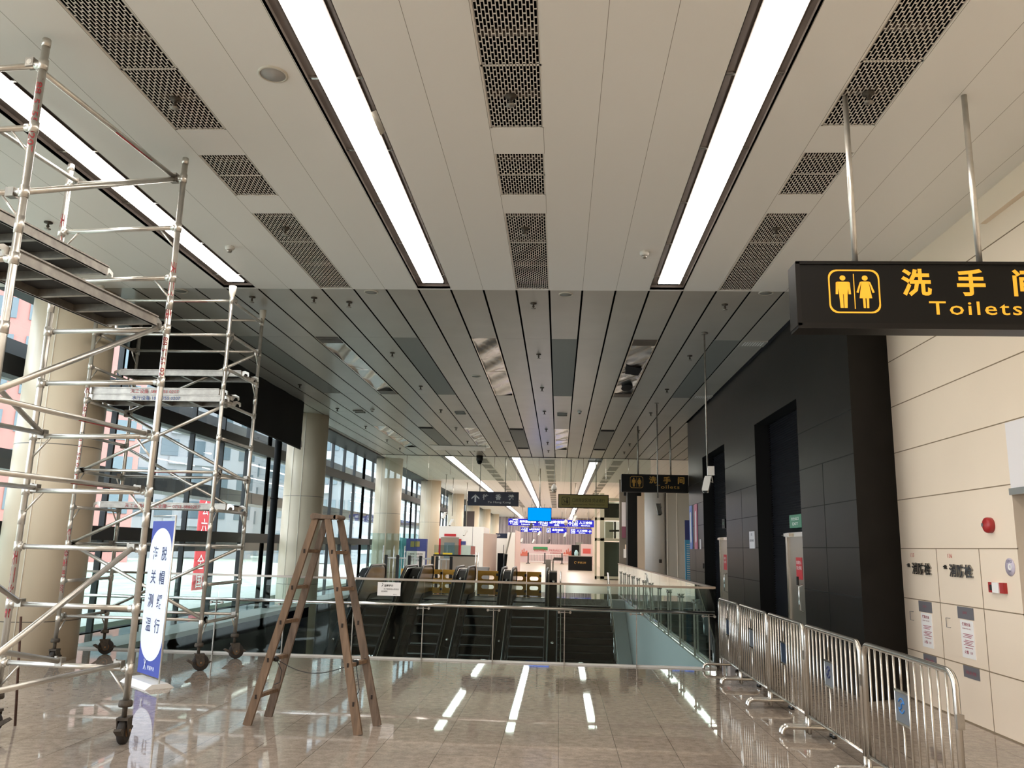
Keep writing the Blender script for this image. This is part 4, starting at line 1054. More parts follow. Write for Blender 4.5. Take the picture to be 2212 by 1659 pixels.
def outline(b, o, u, w, poly, t):
    o, u, w = Vector(o), Vector(u), Vector(w); n = len(poly); cx = sum(p[0] for p in poly)/n; cz = sum(p[1] for p in poly)/n
    inn = [(x-t*(1 if x > cx else -1), z-t*(1 if z > cz else -1)) for x, z in poly]
    b.add([o+u*x+w*z for x, z in poly+inn], [(i, (i+1) % n, n+(i+1) % n, n+i) for i in range(n)])
def toilet_sign(x0, x1, z0, z1, y, label, ink):
    r = thing('hanging_sign', label, 'sign', ((x0+x1)/2, y, z1), group='black toilet signs')
    MB().box(x0, x1, y, y+0.16, z0, z1).build('casing', M['signblack'], r)
    b = MB(); b.box(x0-0.015, x1+0.015, y-0.012, y+0.172, z0-0.02, z0+0.02).box(x0-0.015, x1+0.015, y-0.012, y+0.172, z1-0.015, z1+0.006).box(x0-0.02, x0+0.012, y-0.012, y+0.172, z0, z1).box(x1-0.012, x1+0.02, y-0.012, y+0.172, z0, z1)
    b.build('rim', mat('sign rim', '#151312', 0.4, spec=0.3), r)
    yf = y-0.003; H = z1-z0; W = x1-x0; b = MB()
    o = Vector((x0+W*0.222, yf, (z0+z1)/2+0.02)); outline(b, o, X, Z, rrect(0.36, 0.325, 0.06), 0.011)
    pictogram(b, o+Vector((-0.078, 0, -0.125)), X, Z, 0.245); pictogram(b, o+Vector((0.078, 0, -0.125)), X, Z, 0.245, True); b.bar(o-Z*0.13, o+Z*0.13, 0.006, 0.001, up=Y)
    b.build('pictogram', M[ink], r)
    b = MB()
    for f, ch in ((0.47, '洗'), (0.685, '手'), (0.90, '间')): b.text(ch, (x0+W*f, yf, z0+H*0.525), X, Z, 0.205, bold=0.03)
    b.text('Toilets', (x0+W*0.695, yf, z0+H*0.19), X, Z, 0.14, bold=0.006, width=W*0.36, gap=1.15); b.build('lettering', M[ink], r)
    for f in (0.25, 0.75):
        b = MB().tube([(x0+W*f, y+0.08, z1), (x0+W*f, y+0.08, ZC)], 0.021, 12); b.build('hanger', M['alu'] if ink == 'amber' else M['alud'], r)
toilet_sign(1.70, 3.46, 3.195, 3.67, 5.72, 'large near black toilet sign with amber lettering hanging at the right', 'amber')
toilet_sign(1.745, 3.55, 3.20, 3.665, 22.9, 'small far black toilet sign hanging at the end of the black wall', 'amberdim')
def arrow(b, o, h):
    o = Vector(o); b.add([o+X*x*h+Z*z*h for x, z in ((-0.5, 0.55), (0, 1.0), (0.5, 0.55), (0.5, 0.36), (0, 0.78), (-0.5, 0.36))], [(0, 1, 4, 5), (1, 2, 3, 4)]); b.add([o+X*x*h+Z*z*h for x, z in ((-0.1, 0), (0.1, 0), (0.1, 0.85), (-0.1, 0.85))], [(0, 1, 2, 3)])
def officer(b, o, h):
    o = Vector(o); q = lambda pts: b.add([o+X*x*h+Z*z*h for x, z in pts], [tuple(range(len(pts)))])
    q([(0.2+0.13*math.cos(t*PI/5), 0.82+0.13*math.sin(t*PI/5)) for t in range(10)]); q([(0.05, 0.62), (0.38, 0.62), (0.40, 0.1), (0.1, 0.1)])
    q([(-0.4, 0.75), (-0.3, 0.8), (-0.12, 0.4), (0.1, 0.45), (0.1, 0.33), (-0.2, 0.28)]); q([(-0.4, 0.12), (0.0, 0.12), (0.0, 0.2), (-0.4, 0.2)])
yS = 31.8
a, c = at(1011, 1061, yS), at(1120, 1094, yS)
r = thing('hanging_sign', 'dark navy hanging sign with an up arrow and pale characters', 'sign', ((a.x+c.x)/2, yS, a.z))
MB().box(a.x, c.x, yS, yS+0.16, c.z, a.z).build('casing', M['navy'], r)
b = MB(); w, h = c.x-a.x, a.z-c.z; arrow(b, (a.x+w*0.15, yS-0.01, c.z+h*0.24), h*0.55)
for f, ch in ((0.35, '往'), (0.60, '香'), (0.85, '港')): b.text(ch, (a.x+w*f, yS-0.01, c.z+h*0.46), X, Z, h*0.42, bold=0.015)
b.text('To Hong Kong', (a.x+w*0.62, yS-0.01, c.z+h*0.2), X, Z, h*0.2, width=w*0.45); b.build('lettering', M['letter'], r)
for f in (0.23, 0.73): MB().tube([(a.x+w*f, yS+0.08, a.z), (a.x+w*f, yS+0.08, ZC)], 0.02, 8).build('hanger', M['alud'], r)
a, c = at(1206, 1067, yS), at(1315, 1099, yS); w, h = c.x-a.x, a.z-c.z
r = thing('hanging_sign', 'yellow-brown hanging sign with dark characters right of the blue screen', 'sign', ((a.x+c.x)/2, yS, a.z))
MB().box(a.x, c.x, yS+0.01, yS+0.16, c.z, a.z).build('casing', M['signblack'], r)
MB().box(a.x+0.03, c.x-0.03, yS, yS+0.01, c.z+0.03, a.z-0.03).build('face', M['khaki'], r)
b = MB(); b.text('口岸限定区域 凭证通行', (a.x+w*0.6, yS-0.01, c.z+h*0.46), X, Z, h*0.3, width=w*0.64).text('Restricted area  Permit required', (a.x+w*0.6, yS-0.01, c.z+h*0.22), X, Z, h*0.16, width=w*0.62)
outline(b, (a.x+w*0.15, yS-0.01, (a.z+c.z)/2), X, Z, rrect(h*0.6, h*0.6, h*0.08), 0.02); officer(b, (a.x+w*0.15, yS-0.01, c.z+h*0.27), h*0.46); b.build('lettering', M['khakidark'], r)
for f in (0.25, 0.75): MB().tube([(a.x+w*f, yS+0.08, a.z), (a.x+w*f, yS+0.08, ZC)], 0.02, 8).build('hanger', M['alud'], r)
yT = 36.0; a, c = at(1140, 1096, yT), at(1191, 1127, yT)
r = thing('hanging_screen', 'bright blue flat screen hanging from the ceiling over the hall', 'screen', ((a.x+c.x)/2, yT, a.z))
MB().box(a.x, c.x, yT, yT+0.09, c.z, a.z).build('bezel', M['signblack'], r); MB().box(a.x+0.02, c.x-0.02, yT-0.004, yT, c.z+0.025, a.z-0.02).build('display', M['screen'], r)
MB().tube([((a.x+c.x)/2, yT+0.05, a.z), ((a.x+c.x)/2, yT+0.05, ZC)], 0.025, 8).build('hanger', M['alud'], r)
# blue lit signs, two rows, far hall
def blue_sign(px0, px1, py0, py1, y, label, parts):
    a, c = at(px0, py0, y), at(px1, py1, y); w, h = c.x-a.x, a.z-c.z
    r = thing('lit_sign', label, 'sign', ((a.x+c.x)/2, y, a.z), group='blue lit lane signs')
    MB().box(a.x, c.x, y, y+0.2, c.z, a.z).build('casing', M['signblue'], r); b = MB()
    for f, kind in parts:
        if kind == '^': arrow(b, (a.x+w*f, y-0.02, c.z+h*0.22), h*0.55)
        elif kind == 'o': outline(b, (a.x+w*f, y-0.02, (a.z+c.z)/2), X, Z, rrect(h*0.8, h*0.8, h*0.05), 0.03); officer(b, (a.x+w*f, y-0.02, c.z+h*0.2), h*0.6)
        else:
            t, sub, ww = kind; b.text(t, (a.x+w*f, y-0.02, c.z+h*0.46), X, Z, h*0.42, bold=0.02, width=w*ww); b.text(sub, (a.x+w*f, y-0.02, c.z+h*0.12), X, Z, h*0.26, bold=0.015)
    b.build('lettering', M['signlit'], r)
    for f in (0.2, 0.8): MB().tube([(a.x+w*f, y+0.1, a.z), (a.x+w*f, y+0.1, ZC)], 0.02, 6).build('hanger', M['alud'], r)
blue_sign(1098, 1162, 1120, 1136, 66, 'blue lit sign with an up arrow, left end of the front row', [(0.09, '^'), (0.24, 'o'), (0.66, ('自动查验通道', 'E-channel Registry', 0.55))])
blue_sign(1163, 1226, 1121, 1138, 66, 'blue lit sign in the middle of the front row, under the blue screen', [(0.07, '^'), (0.22, 'o'), (0.63, ('自动查验', '(出境)', 0.5))])
blue_sign(1227, 1283, 1123, 1139, 66, 'blue lit sign at the lift end of the front row', [(0.08, '^'), (0.27, 'o'), (0.68, ('人工查验', 'Manual Lane', 0.5))])
blue_sign(1125, 1170, 1139, 1150, 80, 'small blue lit sign at the left of the back row', [(0.08, '^'), (0.24, 'o'), (0.66, ('自动查验通道', 'E-channel', 0.5))])
blue_sign(1181, 1224, 1140, 1152, 80, 'small blue lit sign in the middle of the back row', [(0.1, 'o'), (0.55, ('自动查验', '入境', 0.55))])
blue_sign(1232, 1278, 1142, 1154, 80, 'small blue lit sign at the lift end of the back row', [(0.13, 'o'), (0.55, ('人工查验', 'Manual Lane', 0.5)), (0.92, '^')])

# ================================================================= CAMERAS ON POLES
def pole_camera(x, y, zb, label, col='camwhite', box=True, ang=0.4, s=1.0):
    r = thing('security_camera', label, 'camera', (x, y, ZC), group='cameras hanging on poles')
    MB().tube([(x, y, zb+0.28*s), (x, y, ZC)], 0.014*s, 8).lathe([(0.05*s, -0.01), (0.05*s, 0.0)], (x, y, ZC)).build('pole', M['alud'], r)
    if box: MB().box(x-0.0*s, x+0.10*s, y-0.04*s, y+0.04*s, zb+0.16*s, zb+0.30*s).build('junction_box', M[col], r)
    d = Vector((-0.25, -0.5, -0.75)).normalized() if ang > 0 else Vector((0.1, -0.5, -0.8)).normalized(); c0 = Vector((x, y, zb+0.1*s))
    MB().bar(c0, c0+d*0.24*s, 0.085*s, 0.085*s).bar(c0-d*0.02*s+Vector((0, -0.03, 0.03))*s, c0+d*0.27*s+Vector((0, -0.03, 0.03))*s, 0.1*s, 0.012*s).build('housing', M[col], r)
    MB().tube([c0+d*0.24*s, c0+d*0.25*s], 0.034*s, 12).build('lens', M['inkblack'], r)
    MB().tube([(x+0.06*s, y, zb+0.16*s), (x+0.08*s, y, zb+0.05*s), c0+d*0.05*s+X*0.06*s, c0], 0.008*s, 6).build('cable', M[col], r)
pole_camera(2.29, 12.8, 2.60, 'white security camera on a long pole in front of the black wall')
pole_camera(2.29, 19.24, 2.52, 'grey security camera on a pole before the far toilet sign', 'alud', False, -1)
for px, py, y, col, lb in ((961, 1115, 40, 'camwhite', 'camera on a thin pole above the white booth'), (976, 1130, 42, 'camwhite', 'white box camera hanging right of the white booth top'), (1006, 1152, 45, 'camwhite', 'white camera hanging beside the slatted wall, left end'), (1148, 1137, 48, 'inkblack', 'black camera hanging just below the blue screen'), (1243, 1122, 44, 'camwhite', 'camera hanging below the yellow sign'), (1166, 1153, 60, 'camwhite', 'tiny white camera under the back row of blue signs, middle'), (1222, 1156, 60, 'camwhite', 'tiny white camera under the back row of blue signs, lift end'), (1128, 1168, 70, 'camwhite', 'tiny camera on the slatted wall, left of the middle'), (1153, 1170, 70, 'camwhite', 'tiny camera on the slatted wall above the green notice'), (1187, 1170, 70, 'inkblack', 'tiny black camera on the slatted wall above the hoarding')):
    p = at(px, py, y); pole_camera(p.x, y, p.z, lb, col, False, 1, 1.3)
p = at(1036, 993, 31.3); r = thing('dome_camera', 'black dome camera on the ceiling before the far hall', 'camera', (p.x, 31.3, ZC)); MB().lathe([(0.13, 0), (0.13, -0.15), (0.12, -0.2)], (p.x, 31.3, ZC), n=20).build('mount', M['inkblack'], r); MB().lathe([(0.1, -0.2), (0.1, -0.26), (0.06, -0.32), (0.001, -0.34)], (p.x, 31.3, ZC), n=20).build('dome', M['esc'], r)
for (px, py, y, lb) in ((1197, 1056, 34, 'white dome camera hanging left of the yellow sign'), (1222, 1129, 55, 'small white dome camera hanging before the blue signs')):
    p = at(px, py, y); r = thing('dome_camera', lb, 'camera', (p.x, y, ZC))
    MB().tube([(p.x, y, p.z+0.1), (p.x, y, ZC)], 0.015, 8).build('pole', M['camwhite'], r); MB().lathe([(0.03, 0.2), (0.1, 0.12), (0.125, 0.02), (0.12, -0.05)], (p.x, y, p.z), n=20).build('housing', M['camwhite'], r); MB().lathe([(0.1, -0.05), (0.095, -0.13), (0.05, -0.18), (0.001, -0.19)], (p.x, y, p.z), n=18).build('dome', M['alud'], r)

# ================================================================= RIGHT WALL FITTINGS
xf = XR-0.004
def on_right(y0, y1, z0, z1, th=0.006): return MB().box(XR-th, XR, y0, y1, z0, z1)
for k, (yl, num, ye, d) in enumerate(((9.67, '135', 10.1, 'nearer the black wall'), (8.75, '136', 9.2, 'nearer the red alarm'))):
    r = thing('hydrant_cabinet_sign', 'raised metal characters with a small red %s on the cream wall, %s' % (num, d), 'sign', (XR, yl, 1.47), group='hydrant lettering on the cream wall')
    vs, fs, wd = text_mesh('消防栓', 'CENTER', 0.02, 1.05)
    b = MB(); kx = 0.48/wd
    b.add([(XR-0.018, yl-x*kx, 1.42+y*0.135) for x, y in vs], fs)
    ec = {}
    for f in fs:
        for i in range(len(f)):
            e = tuple(sorted((f[i], f[(i+1) % len(f)]))); ec[e] = ec.get(e, 0)+1
    sd = MB(); q = lambda i, x: (x, yl-vs[i][0]*kx, 1.42+vs[i][1]*0.135)
    for (i, j), c in ec.items():
        if c == 1: sd.quad(q(i, XR-0.018), q(j, XR-0.018), q(j, XR-0.002), q(i, XR-0.002))
    ch = b.build('characters', [M['inkblack'], mat('silvered letters', '#77777a', 0.25, 0.8)][k], r)
    sd.build('stroke_sides', M['alud'], ch)
    MB().text(num, (xf, yl+0.24, 1.60), -Y, Z, 0.06, gap=1.3).build('number', M['redsign'], r)
    b = MB(); b.box(XR-0.02, XR, yl+0.32, yl+0.37, 1.50, 1.512).box(XR-0.02, XR, yl+0.33, yl+0.345, 1.485, 1.525).box(XR-0.02, XR, yl+0.31, yl+0.36, 1.485, 1.49); b.build('stub', M['inkblack'], r)
    r2 = thing('hydrant_notice', 'grey label over white notice with red print, cream wall, %s' % d, 'notice', (XR, yl, 0.8), group='hydrant notices on the cream wall')
    yc = yl+0.0
    on_right(yl-0.17, yl+0.155, 0.998, 1.115).build('label_plate', M['greylabel'], r2)
    on_right(yl-0.15, yl+0.115, 0.622, 0.988).build('sheet', M['paper'], r2)
    b = MB(); xt = XR-0.008
    b.text('使用方法', (xt, yl-0.01, 0.935), -Y, Z, 0.035, width=0.17, bold=0.02).text('HOW TO USE', (xt, yl-0.01, 0.90), -Y, Z, 0.018, width=0.17)
    for q, z in enumerate((0.85, 0.835, 0.82, 0.79, 0.775, 0.76, 0.745, 0.72)): b.box(XR-0.0075, XR-0.006, yl-0.13+0.02*(q % 3), yl+0.07-0.03*(q % 2), z, z+0.006)
    b.text('火警 119', (xt, yl-0.02, 0.665), -Y, Z, 0.035, width=0.17, bold=0.015); b.text('消火栓', (xt, yl, 1.05), -Y, Z, 0.03).build('print', M['pinkink'], r2)
    r3 = thing('cabinet_pull', 'flush outlined pull handle on the cream wall, %s' % d, 'handle', (XR, ye-0.1, 0.93), group='flush cabinet pulls')
    b = MB(); y0, y1 = ye-0.11, ye-0.04
    b.tube([(XR-0.012, y0, 0.885), (XR-0.012, y1, 0.885), (XR-0.012, y1, 0.98), (XR-0.012, y0, 0.98)], 0.003, 6).tube([(XR, y0, 0.885), (XR-0.012, y0, 0.885)], 0.003, 6).tube([(XR, y0, 0.98), (XR-0.012, y0, 0.98)], 0.003, 6); b.build('pull', M['greylabel'], r3)
    r4 = thing('low_label', 'low grey label with red print on the cream wall, %s' % d, 'label', (XR, yl, 0.49), group='low grey labels')
    on_right(yl-0.19, yl+0.125, 0.432, 0.545).build('plate', M['greylabel'], r4)
    MB().text('消火栓', (XR-0.008, yl-0.03, 0.47), -Y, Z, 0.04, width=0.22).build('print', M['pinkink'], r4)
r = thing('alarm_bell', 'round red fire alarm bell on the cream wall', 'alarm bell', (XR, 8.1, 1.9))
MB().lathe([(0.072, 0.0), (0.074, 0.03), (0.07, 0.05), (0.05, 0.062), (0.001, 0.066)], (XR, 8.1, 1.912), (-1, 0, 0), 28).build('gong', M['alarmred'], r)
MB().box(XR-0.068, XR-0.062, 8.12, 8.15, 1.9, 1.93).build('plate', M['greylabel'], r)
r = thing('alarm_call_point', 'red and white fire call box on the cream wall', 'call point', (XR, 8.05, 1.33))
MB().box(XR-0.035, XR, 8.10, 8.185, 1.29, 1.385).build('red_case', M['alarmred'], r); MB().box(XR-0.035, XR, 7.915, 7.985, 1.29, 1.385).build('red_case', M['alarmred'], r)
MB().box(XR-0.045, XR, 7.985, 8.10, 1.29, 1.385).build('white_cover', M['paper'], r)
MB().box(XR-0.037, XR-0.035, 8.115, 8.16, 1.31, 1.36).build('button', M['inkblack'], r)
r = thing('disc_sticker', 'round lilac disc sticker at the corner of the cream wall', 'sticker', (XR, 7.83, 1.53))
MB().lathe([(0.08, 0), (0.08, 0.006), (0.001, 0.0065)], (XR, 7.83, 1.53), (-1, 0, 0), 32).build('disc', M['purple'], r)
b = MB(); b.lathe([(0.03, 0.007), (0.026, 0.0075), (0.012, 0.0075), (0.012, 0.007)], (XR, 7.83, 1.53), (-1, 0, 0), 20); b.build('core', M['paper'], r)
b = MB(); b.text('公共卫', (XR-0.008, 7.83, 1.57), -Y, Z, 0.03, width=0.09).text('生间', (XR-0.008, 7.83, 1.485), -Y, Z, 0.022); b.build('print', M['ink'], r)
r = thing('wall_light_box', 'white light box panel over the recess at the right edge', 'panel', (XR, 7.2, 2.5))
MB().box(XR-0.005, XR+0.12, 5.0, 7.69, 2.23, 2.83).build('panel', M['lightpanel'], r)
MB().box(XR-0.02, XR+0.15, 5.0, 7.70, 2.17, 2.23).build('edge_strip', M['steel'], r)
# notices on the black wall
def flat(name, label, cat, y0, y1, z0, z1, m, x=XB, th=0.012, texts=(), ink='paper'):
    r = thing(name, label, cat, (x, (y0+y1)/2, (z0+z1)/2)); MB().box(x-th, x, y0, y1, z0, z1).build('sheet', M[m], r)
    if texts:
        b = MB()
        for t, yy, zz, sz, wd in texts: b.text(t, (x-th-0.003, yy, zz), -Y, Z, sz, width=wd, bold=0.01)
        b.build('lettering', M[ink], r)
    return r
r = flat('wall_poster', 'tall blue poster with a pale vertical stripe at the end of the black wall', 'poster', 21.72, 22.16, 1.66, 2.78, 'posterblue')
MB().prism([(a, c) for a, c in oval(0.8, 0.16)], (XB-0.016, 21.94, 2.22), Z, Y, X*0.003).build('stripe', M['paper'], r)
r = flat('wall_poster', 'tall pink poster with a pale vertical stripe beside the blue one', 'poster', 20.92, 21.38, 1.66, 2.78, 'posterpink')
MB().prism([(a, c) for a, c in oval(0.8, 0.16)], (XB-0.016, 21.15, 2.22), Z, Y, X*0.003).build('stripe', M['paper'], r)
flat('wall_notice', 'small white notice on the black wall between the two openings', 'notice', 14.9, 15.3, 1.68, 1.98, 'poster', texts=[('须知', 15.1, 1.9, 0.06, None), ('请勿停留', 15.1, 1.8, 0.05, 0.28)], ink='greylabel')
flat('wall_notice', 'small pale notice below the pink poster on the black wall', 'notice', 20.45, 20.62, 1.66, 1.9, 'poster')
flat('exit_sign', 'green running-man exit sign above the nearer steel door', 'exit sign', 12.75, 13.4, 2.0, 2.2, 'exit', x=XB2-0.0, th=0.05, texts=[('安全出口', 13.08, 2.12, 0.05, 0.4), ('EXIT', 13.08, 2.04, 0.06, 0.3)])
flat('exit_sign', 'small dark exit sign above the farther steel door', 'exit sign', 18.55, 18.85, 2.12, 2.33, 'signblack', x=XB2, th=0.05, texts=[('出口', 18.7, 2.2, 0.08, None)], ink='exit')
for y, z, lb in ((12.35, 1.22, 'small black lock on the black wall by the nearer door'), (20.2, 1.27, 'small black lock on the black wall by the farther opening')):
    tag(MB().box(XB-0.02, XB, y-0.03, y+0.03, z-0.06, z+0.06).build('wall_lock', M['inkblack']), lb, 'lock')

# ================================================================= RIGHT OF THE HALL: portal, lift, posters
r = thing('black_portal', 'black square pier between the lift and the grey column', 'pier', (3.4, 38, 0))
a, c = at(1356, 1200, 38), at(1377, 1200, 38)
MB().box(a.x, c.x, 38, 38.8, 0, 4.25).build('cladding', M['blackmatt'], r)
MB().box(a.x-0.1, 3.85, 38.8, 39, 4.1, 4.4).build('head', M['blackmatt'], r)
r = thing('wall_poster', 'pale poster with a plum foot on the side wall left of the black pier', 'poster', (3.0, 42, 2))
a, c = at(1343, 1085, 41), at(1352, 1162, 41); MB().box(a.x, c.x+0.0, 41, 41.05, c.z+0.55, a.z).build('sheet', M['poster'], r); MB().box(a.x, c.x, 41, 41.05, c.z, c.z+0.55).build('foot_band', mat('plum', '#7c4a5c', 0.5), r)
r = thing('dispenser', 'small cream wall box beside the black pier', 'box', (3.0, 41, 1)); a, c = at(1347, 1186, 41), at(1357, 1205, 41); MB().box(a.x, c.x, 40.9, 41.05, c.z, a.z).build('case', M['paper'], r); MB().box(a.x+0.06, c.x-0.02, 40.88, 40.9, a.z, a.z+0.22).build('top', M['cream'], r)
struct(MB().box(at(1338, 1100, 41.1).x, at(1352, 1100, 41.1).x+0.1, 41.06, 41.3, 0, ZC).build('wall_pier', M['greywall']))
r = thing('wall_poster', 'cyan poster with lines of white print beside the end of the black wall', 'poster', (4.8, 30, 1.2)); a, c = at(1479, 1125, 30), at(1500, 1262, 30)
MB().box(a.x, c.x, 30, 30.08, 0.0, 2.0).build('board', M['cyan'], r); MB().box(a.x, c.x, 29.99, 30, 2.0, 2.7).build('head_band', M['boardblue'], r)
b = MB()
for q in range(24): b.box(a.x+0.05, a.x+0.05+random.uniform(0.15, 0.3), 29.985, 30, 0.1+q*0.075, 0.13+q*0.075)
b.build('print', M['paper'], r)
r = thing('lift_shaft', 'glass lift with a cream steel frame at the right of the far hall', 'lift', (2.6, 45.5, 0))
x0, x1 = at(1285, 1200, 45).x, at(1342, 1200, 45).x
b = MB()
for x, w in ((x0, 0.1), (x0+0.28, 0.22), (x1, 0.14)): b.box(x, x+w, 45, 45.25, 0, 4.6)
for z in (0.05, 2.05, 3.15, 4.2): b.box(x0, x1, 45.0, 45.2, z, z+0.14)
b.build('frame', M['cabin'], r)
for i, (a, c) in enumerate(((0.2, 2.0), (2.2, 3.1), (3.3, 4.15))): MB().box(x0+0.5, x1, 45.1, 45.12, a, c).build('glass_panel', G_rail, r)
MB().box(x0+0.6, x0+1.05, 45.9, 46, 2.2, 3.1).build('car_door', M['cream'], r)
b = MB(); b.box(x0+0.5, x1, 45.7, 45.8, 3.3, 4.1).tube([(x0+0.8, 45.5, 2.6), (x1, 45.5, 2.62)], 0.05, 8).tube([(x1-0.3, 45.5, 2.2), (x1-0.3, 45.5, 3.1)], 0.05, 8); b.build('machinery', M['caster'], r)
MB().box(x0+0.5, x1, 45.5, 45.6, 0, 2.0).build('back_panel', M['greywall'], r)

# ================================================================= FAR HALL OBJECTS
def P3(px, py, y): return at(px, py, y)
# information board
yB = 37.5; a, c = at(878, 1163, yB), at(919, 1240, yB)
r = thing('information_board', 'blue-topped information board standing beside the column', 'board', ((a.x+c.x)/2, yB, 0))
MB().box(a.x, c.x, yB, yB+0.25, 0, a.z).build('board', M['boardblue'], r); MB().box(a.x+0.03, c.x-0.05, yB-0.01, yB, 0.1, a.z-0.56).build('white_panel', M['boardpale'], r)
MB().prism([(0, 0), (0.0, a.z), (-0.35, a.z+0.04), (-0.35, 0)], (a.x-0.01, yB+0.3, 0), X, Z, Y*0.02).build('side_wing', M['teal'], r)
b = MB()
for q in range(3):
    for s in (0, 1): b.text('出境须知' if s else '入境旅客', (a.x+0.25+s*0.38, yB-0.015, a.z-0.72-q*0.14), X, Z, 0.09, width=0.3)
b.build('lettering', M['inkblack'], r)
b = MB(); b.box(a.x+0.2, a.x+0.38, yB-0.015, yB, a.z-0.38, a.z-0.12).box(a.x+0.42, a.x+0.62, yB-0.015, yB, a.z-0.36, a.z-0.12); b.build('picture', M['khaki'], r)
# white rail fences with black posts
def rail_fence(px0, px1, y, posts, label, y2=None):
    y2 = y if y2 is None else y2
    a, c = at(px0, 1207, y), at(px1, 1207, y2); p, q = Vector((a.x, y, 0)), Vector((c.x, y2, 0)); H = 1.12
    r = thing('rail_fence', label, 'fence', (p+q)/2, group='white rail fences'); d = (q-p); L = d.length; d.normalize()
    MB().bar(p+Z*H, q+Z*H, 0.05, 0.05).bar(p+Z*0.25, q+Z*0.25, 0.04, 0.04).build('rail', M['white'], r)
    n = int(L/0.14); base = None
    for i in range(1, n):
        o = MB().tube([p+d*L*i/n+Z*0.25, p+d*L*i/n+Z*H], 0.016, 6).build('bar', M['white'], r)
    for t in posts: MB().box(*[v for k in (0, 1) for v in ((p+d*L*t)[k]-0.05, (p+d*L*t)[k]+0.05)], 0, H+0.1).build('post', M['inkblack'], r)
rail_fence(834, 935, 29.8, (0.0, 0.25, 0.5, 0.74, 1.0), 'white rail fence with black posts behind the first escalators')
rail_fence(944, 975, 29.4, (0.0, 1.0), 'short white rail fence left of the steel counter')
# glass guard panels beside the third column
r = thing('glass_guard', 'clear glass guard panels with steel stanchions before the third column', 'glass panel', (-6, 30.5, 0))
for k in range(3): MB().box(-7.1+k*0.62, -6.52+k*0.62, 30.9, 30.915, 0.05, 2.0).build('pane', G_rail, r)
for k in range(3): MB().tube([(-6.5+k*0.4, 30.7, 0), (-6.5+k*0.4, 30.7, 1.55)], 0.02, 8).build('stanchion', M['chrome'], r)
# steel counter with glass screen
yK = 40.5; a, c = at(936, 1201, yK), at(1026, 1201, yK)
r = thing('steel_counter', 'low stainless counter with a green glass screen in front of the white booth', 'counter', ((a.x+c.x)/2, yK, 0))
MB().box(a.x+0.8, c.x, yK, yK+1.2, 0, 1.1).build('body', M['stainless'], r); MB().box(a.x, c.x+0.05, yK-0.05, yK+1.25, 1.1, 1.16).build('top', M['blackmatt'], r)
for k in range(3): MB().box(a.x+0.03+k*0.66, a.x+0.65+k*0.66, yK, yK+0.015, 1.16, 1.62).build('glass_screen', G_rail, r)
b = MB()
for dx in (0.0, 0.12): b.tube([(c.x+0.05+dx, yK-0.1, 0), (c.x+0.05+dx, yK-0.1, 1.3)], 0.025, 8)
b.build('stanchion', M['chrome'], r)
MB().box(c.x-0.22, c.x+0.0, yK-0.012, yK, 1.2, 1.6).build('red_notice', mat('pinkish notice', '#a4685f', 0.5), r)
for xx, w in ((a.x+0.06, 0.2), (a.x+0.46, 0.47)): MB().box(xx, xx+w, yK-0.012, yK, 1.17, 1.25).build('yellow_sticker', M['yellow'], r)
# white booth with red couplets around a steel door
yW = 47.2; a, c = at(945, 1136, yW), at(1045, 1137, yW)
r = thing('white_booth', 'large white booth with red paper strips around its steel door', 'booth', ((a.x+c.x)/2, yW, 0))
MB().box(-7.85, c.x, yW, yW+4, 0, a.z).build('shell', M['white'], r)
e = at(1073, 1145, yW+3.8)
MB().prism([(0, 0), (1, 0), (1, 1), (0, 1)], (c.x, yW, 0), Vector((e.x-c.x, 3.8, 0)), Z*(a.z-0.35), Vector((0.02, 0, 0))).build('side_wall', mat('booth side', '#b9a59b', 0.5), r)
q0, q1 = at(953, 1160, yW), at(989, 1230, yW)
d_ = MB().box(q0.x, q1.x, yW-0.06, yW, 0, q0.z).build('door_frame', M['stainless'], r)
w = q1.x-q0.x; MB().box(q0.x+w*0.2, q1.x-w*0.22, yW-0.09, yW-0.06, 0.9, q0.z-0.3).build('wired_glass', M['towerglass'], d_)
b = MB(); f0 = at(960, 1153, yW); f1 = at(985, 1159, yW); b.box(f0.x, f1.x, yW-0.03, yW, f1.z, f0.z)
for l0, l1, t0, t1 in ((946, 951.5, 1163, 1200), (989, 995.5, 1164, 1200)): f0, f1 = at(l0, t0, yW), at(l1, t1, yW); b.box(f0.x, f1.x, yW-0.03, yW, f1.z, f0.z)
b.build('red_couplet', M['redsign'], r)
f0, f1 = at(995.5, 1169, yW), at(1006, 1177, yW); MB().box(f0.x, f1.x, yW-0.03, yW, f1.z, f0.z).build('blue_plate', M['boardblue'], r)
b = MB(); f0 = at(1021, 1136, yW); b.box(f0.x, f0.x+0.02, yW-0.006, yW, 0, a.z); b.build('panel_joint', M['greylabel'], r)
# hanging dark screen beyond
a, c = at(1003, 1104, 61), at(1024, 1136, 61); r = thing('hanging_screen', 'dark brown hanging board above the white booth', 'screen', ((a.x+c.x)/2, 61, a.z))
MB().box(a.x+0.2, c.x, 61, 61.1, c.z-0.3, a.z).build('board', mat('dark brown board', '#4a3c38', 0.4), r); MB().box(a.x, a.x+0.15, 61, 61.3, c.z-0.3, a.z).build('edge', M['inkblack'], r); MB().tube([(a.x+0.1, 61.1, a.z), (a.x+0.1, 61.1, ZC)], 0.04, 8).build('hanger', M['alud'], r)
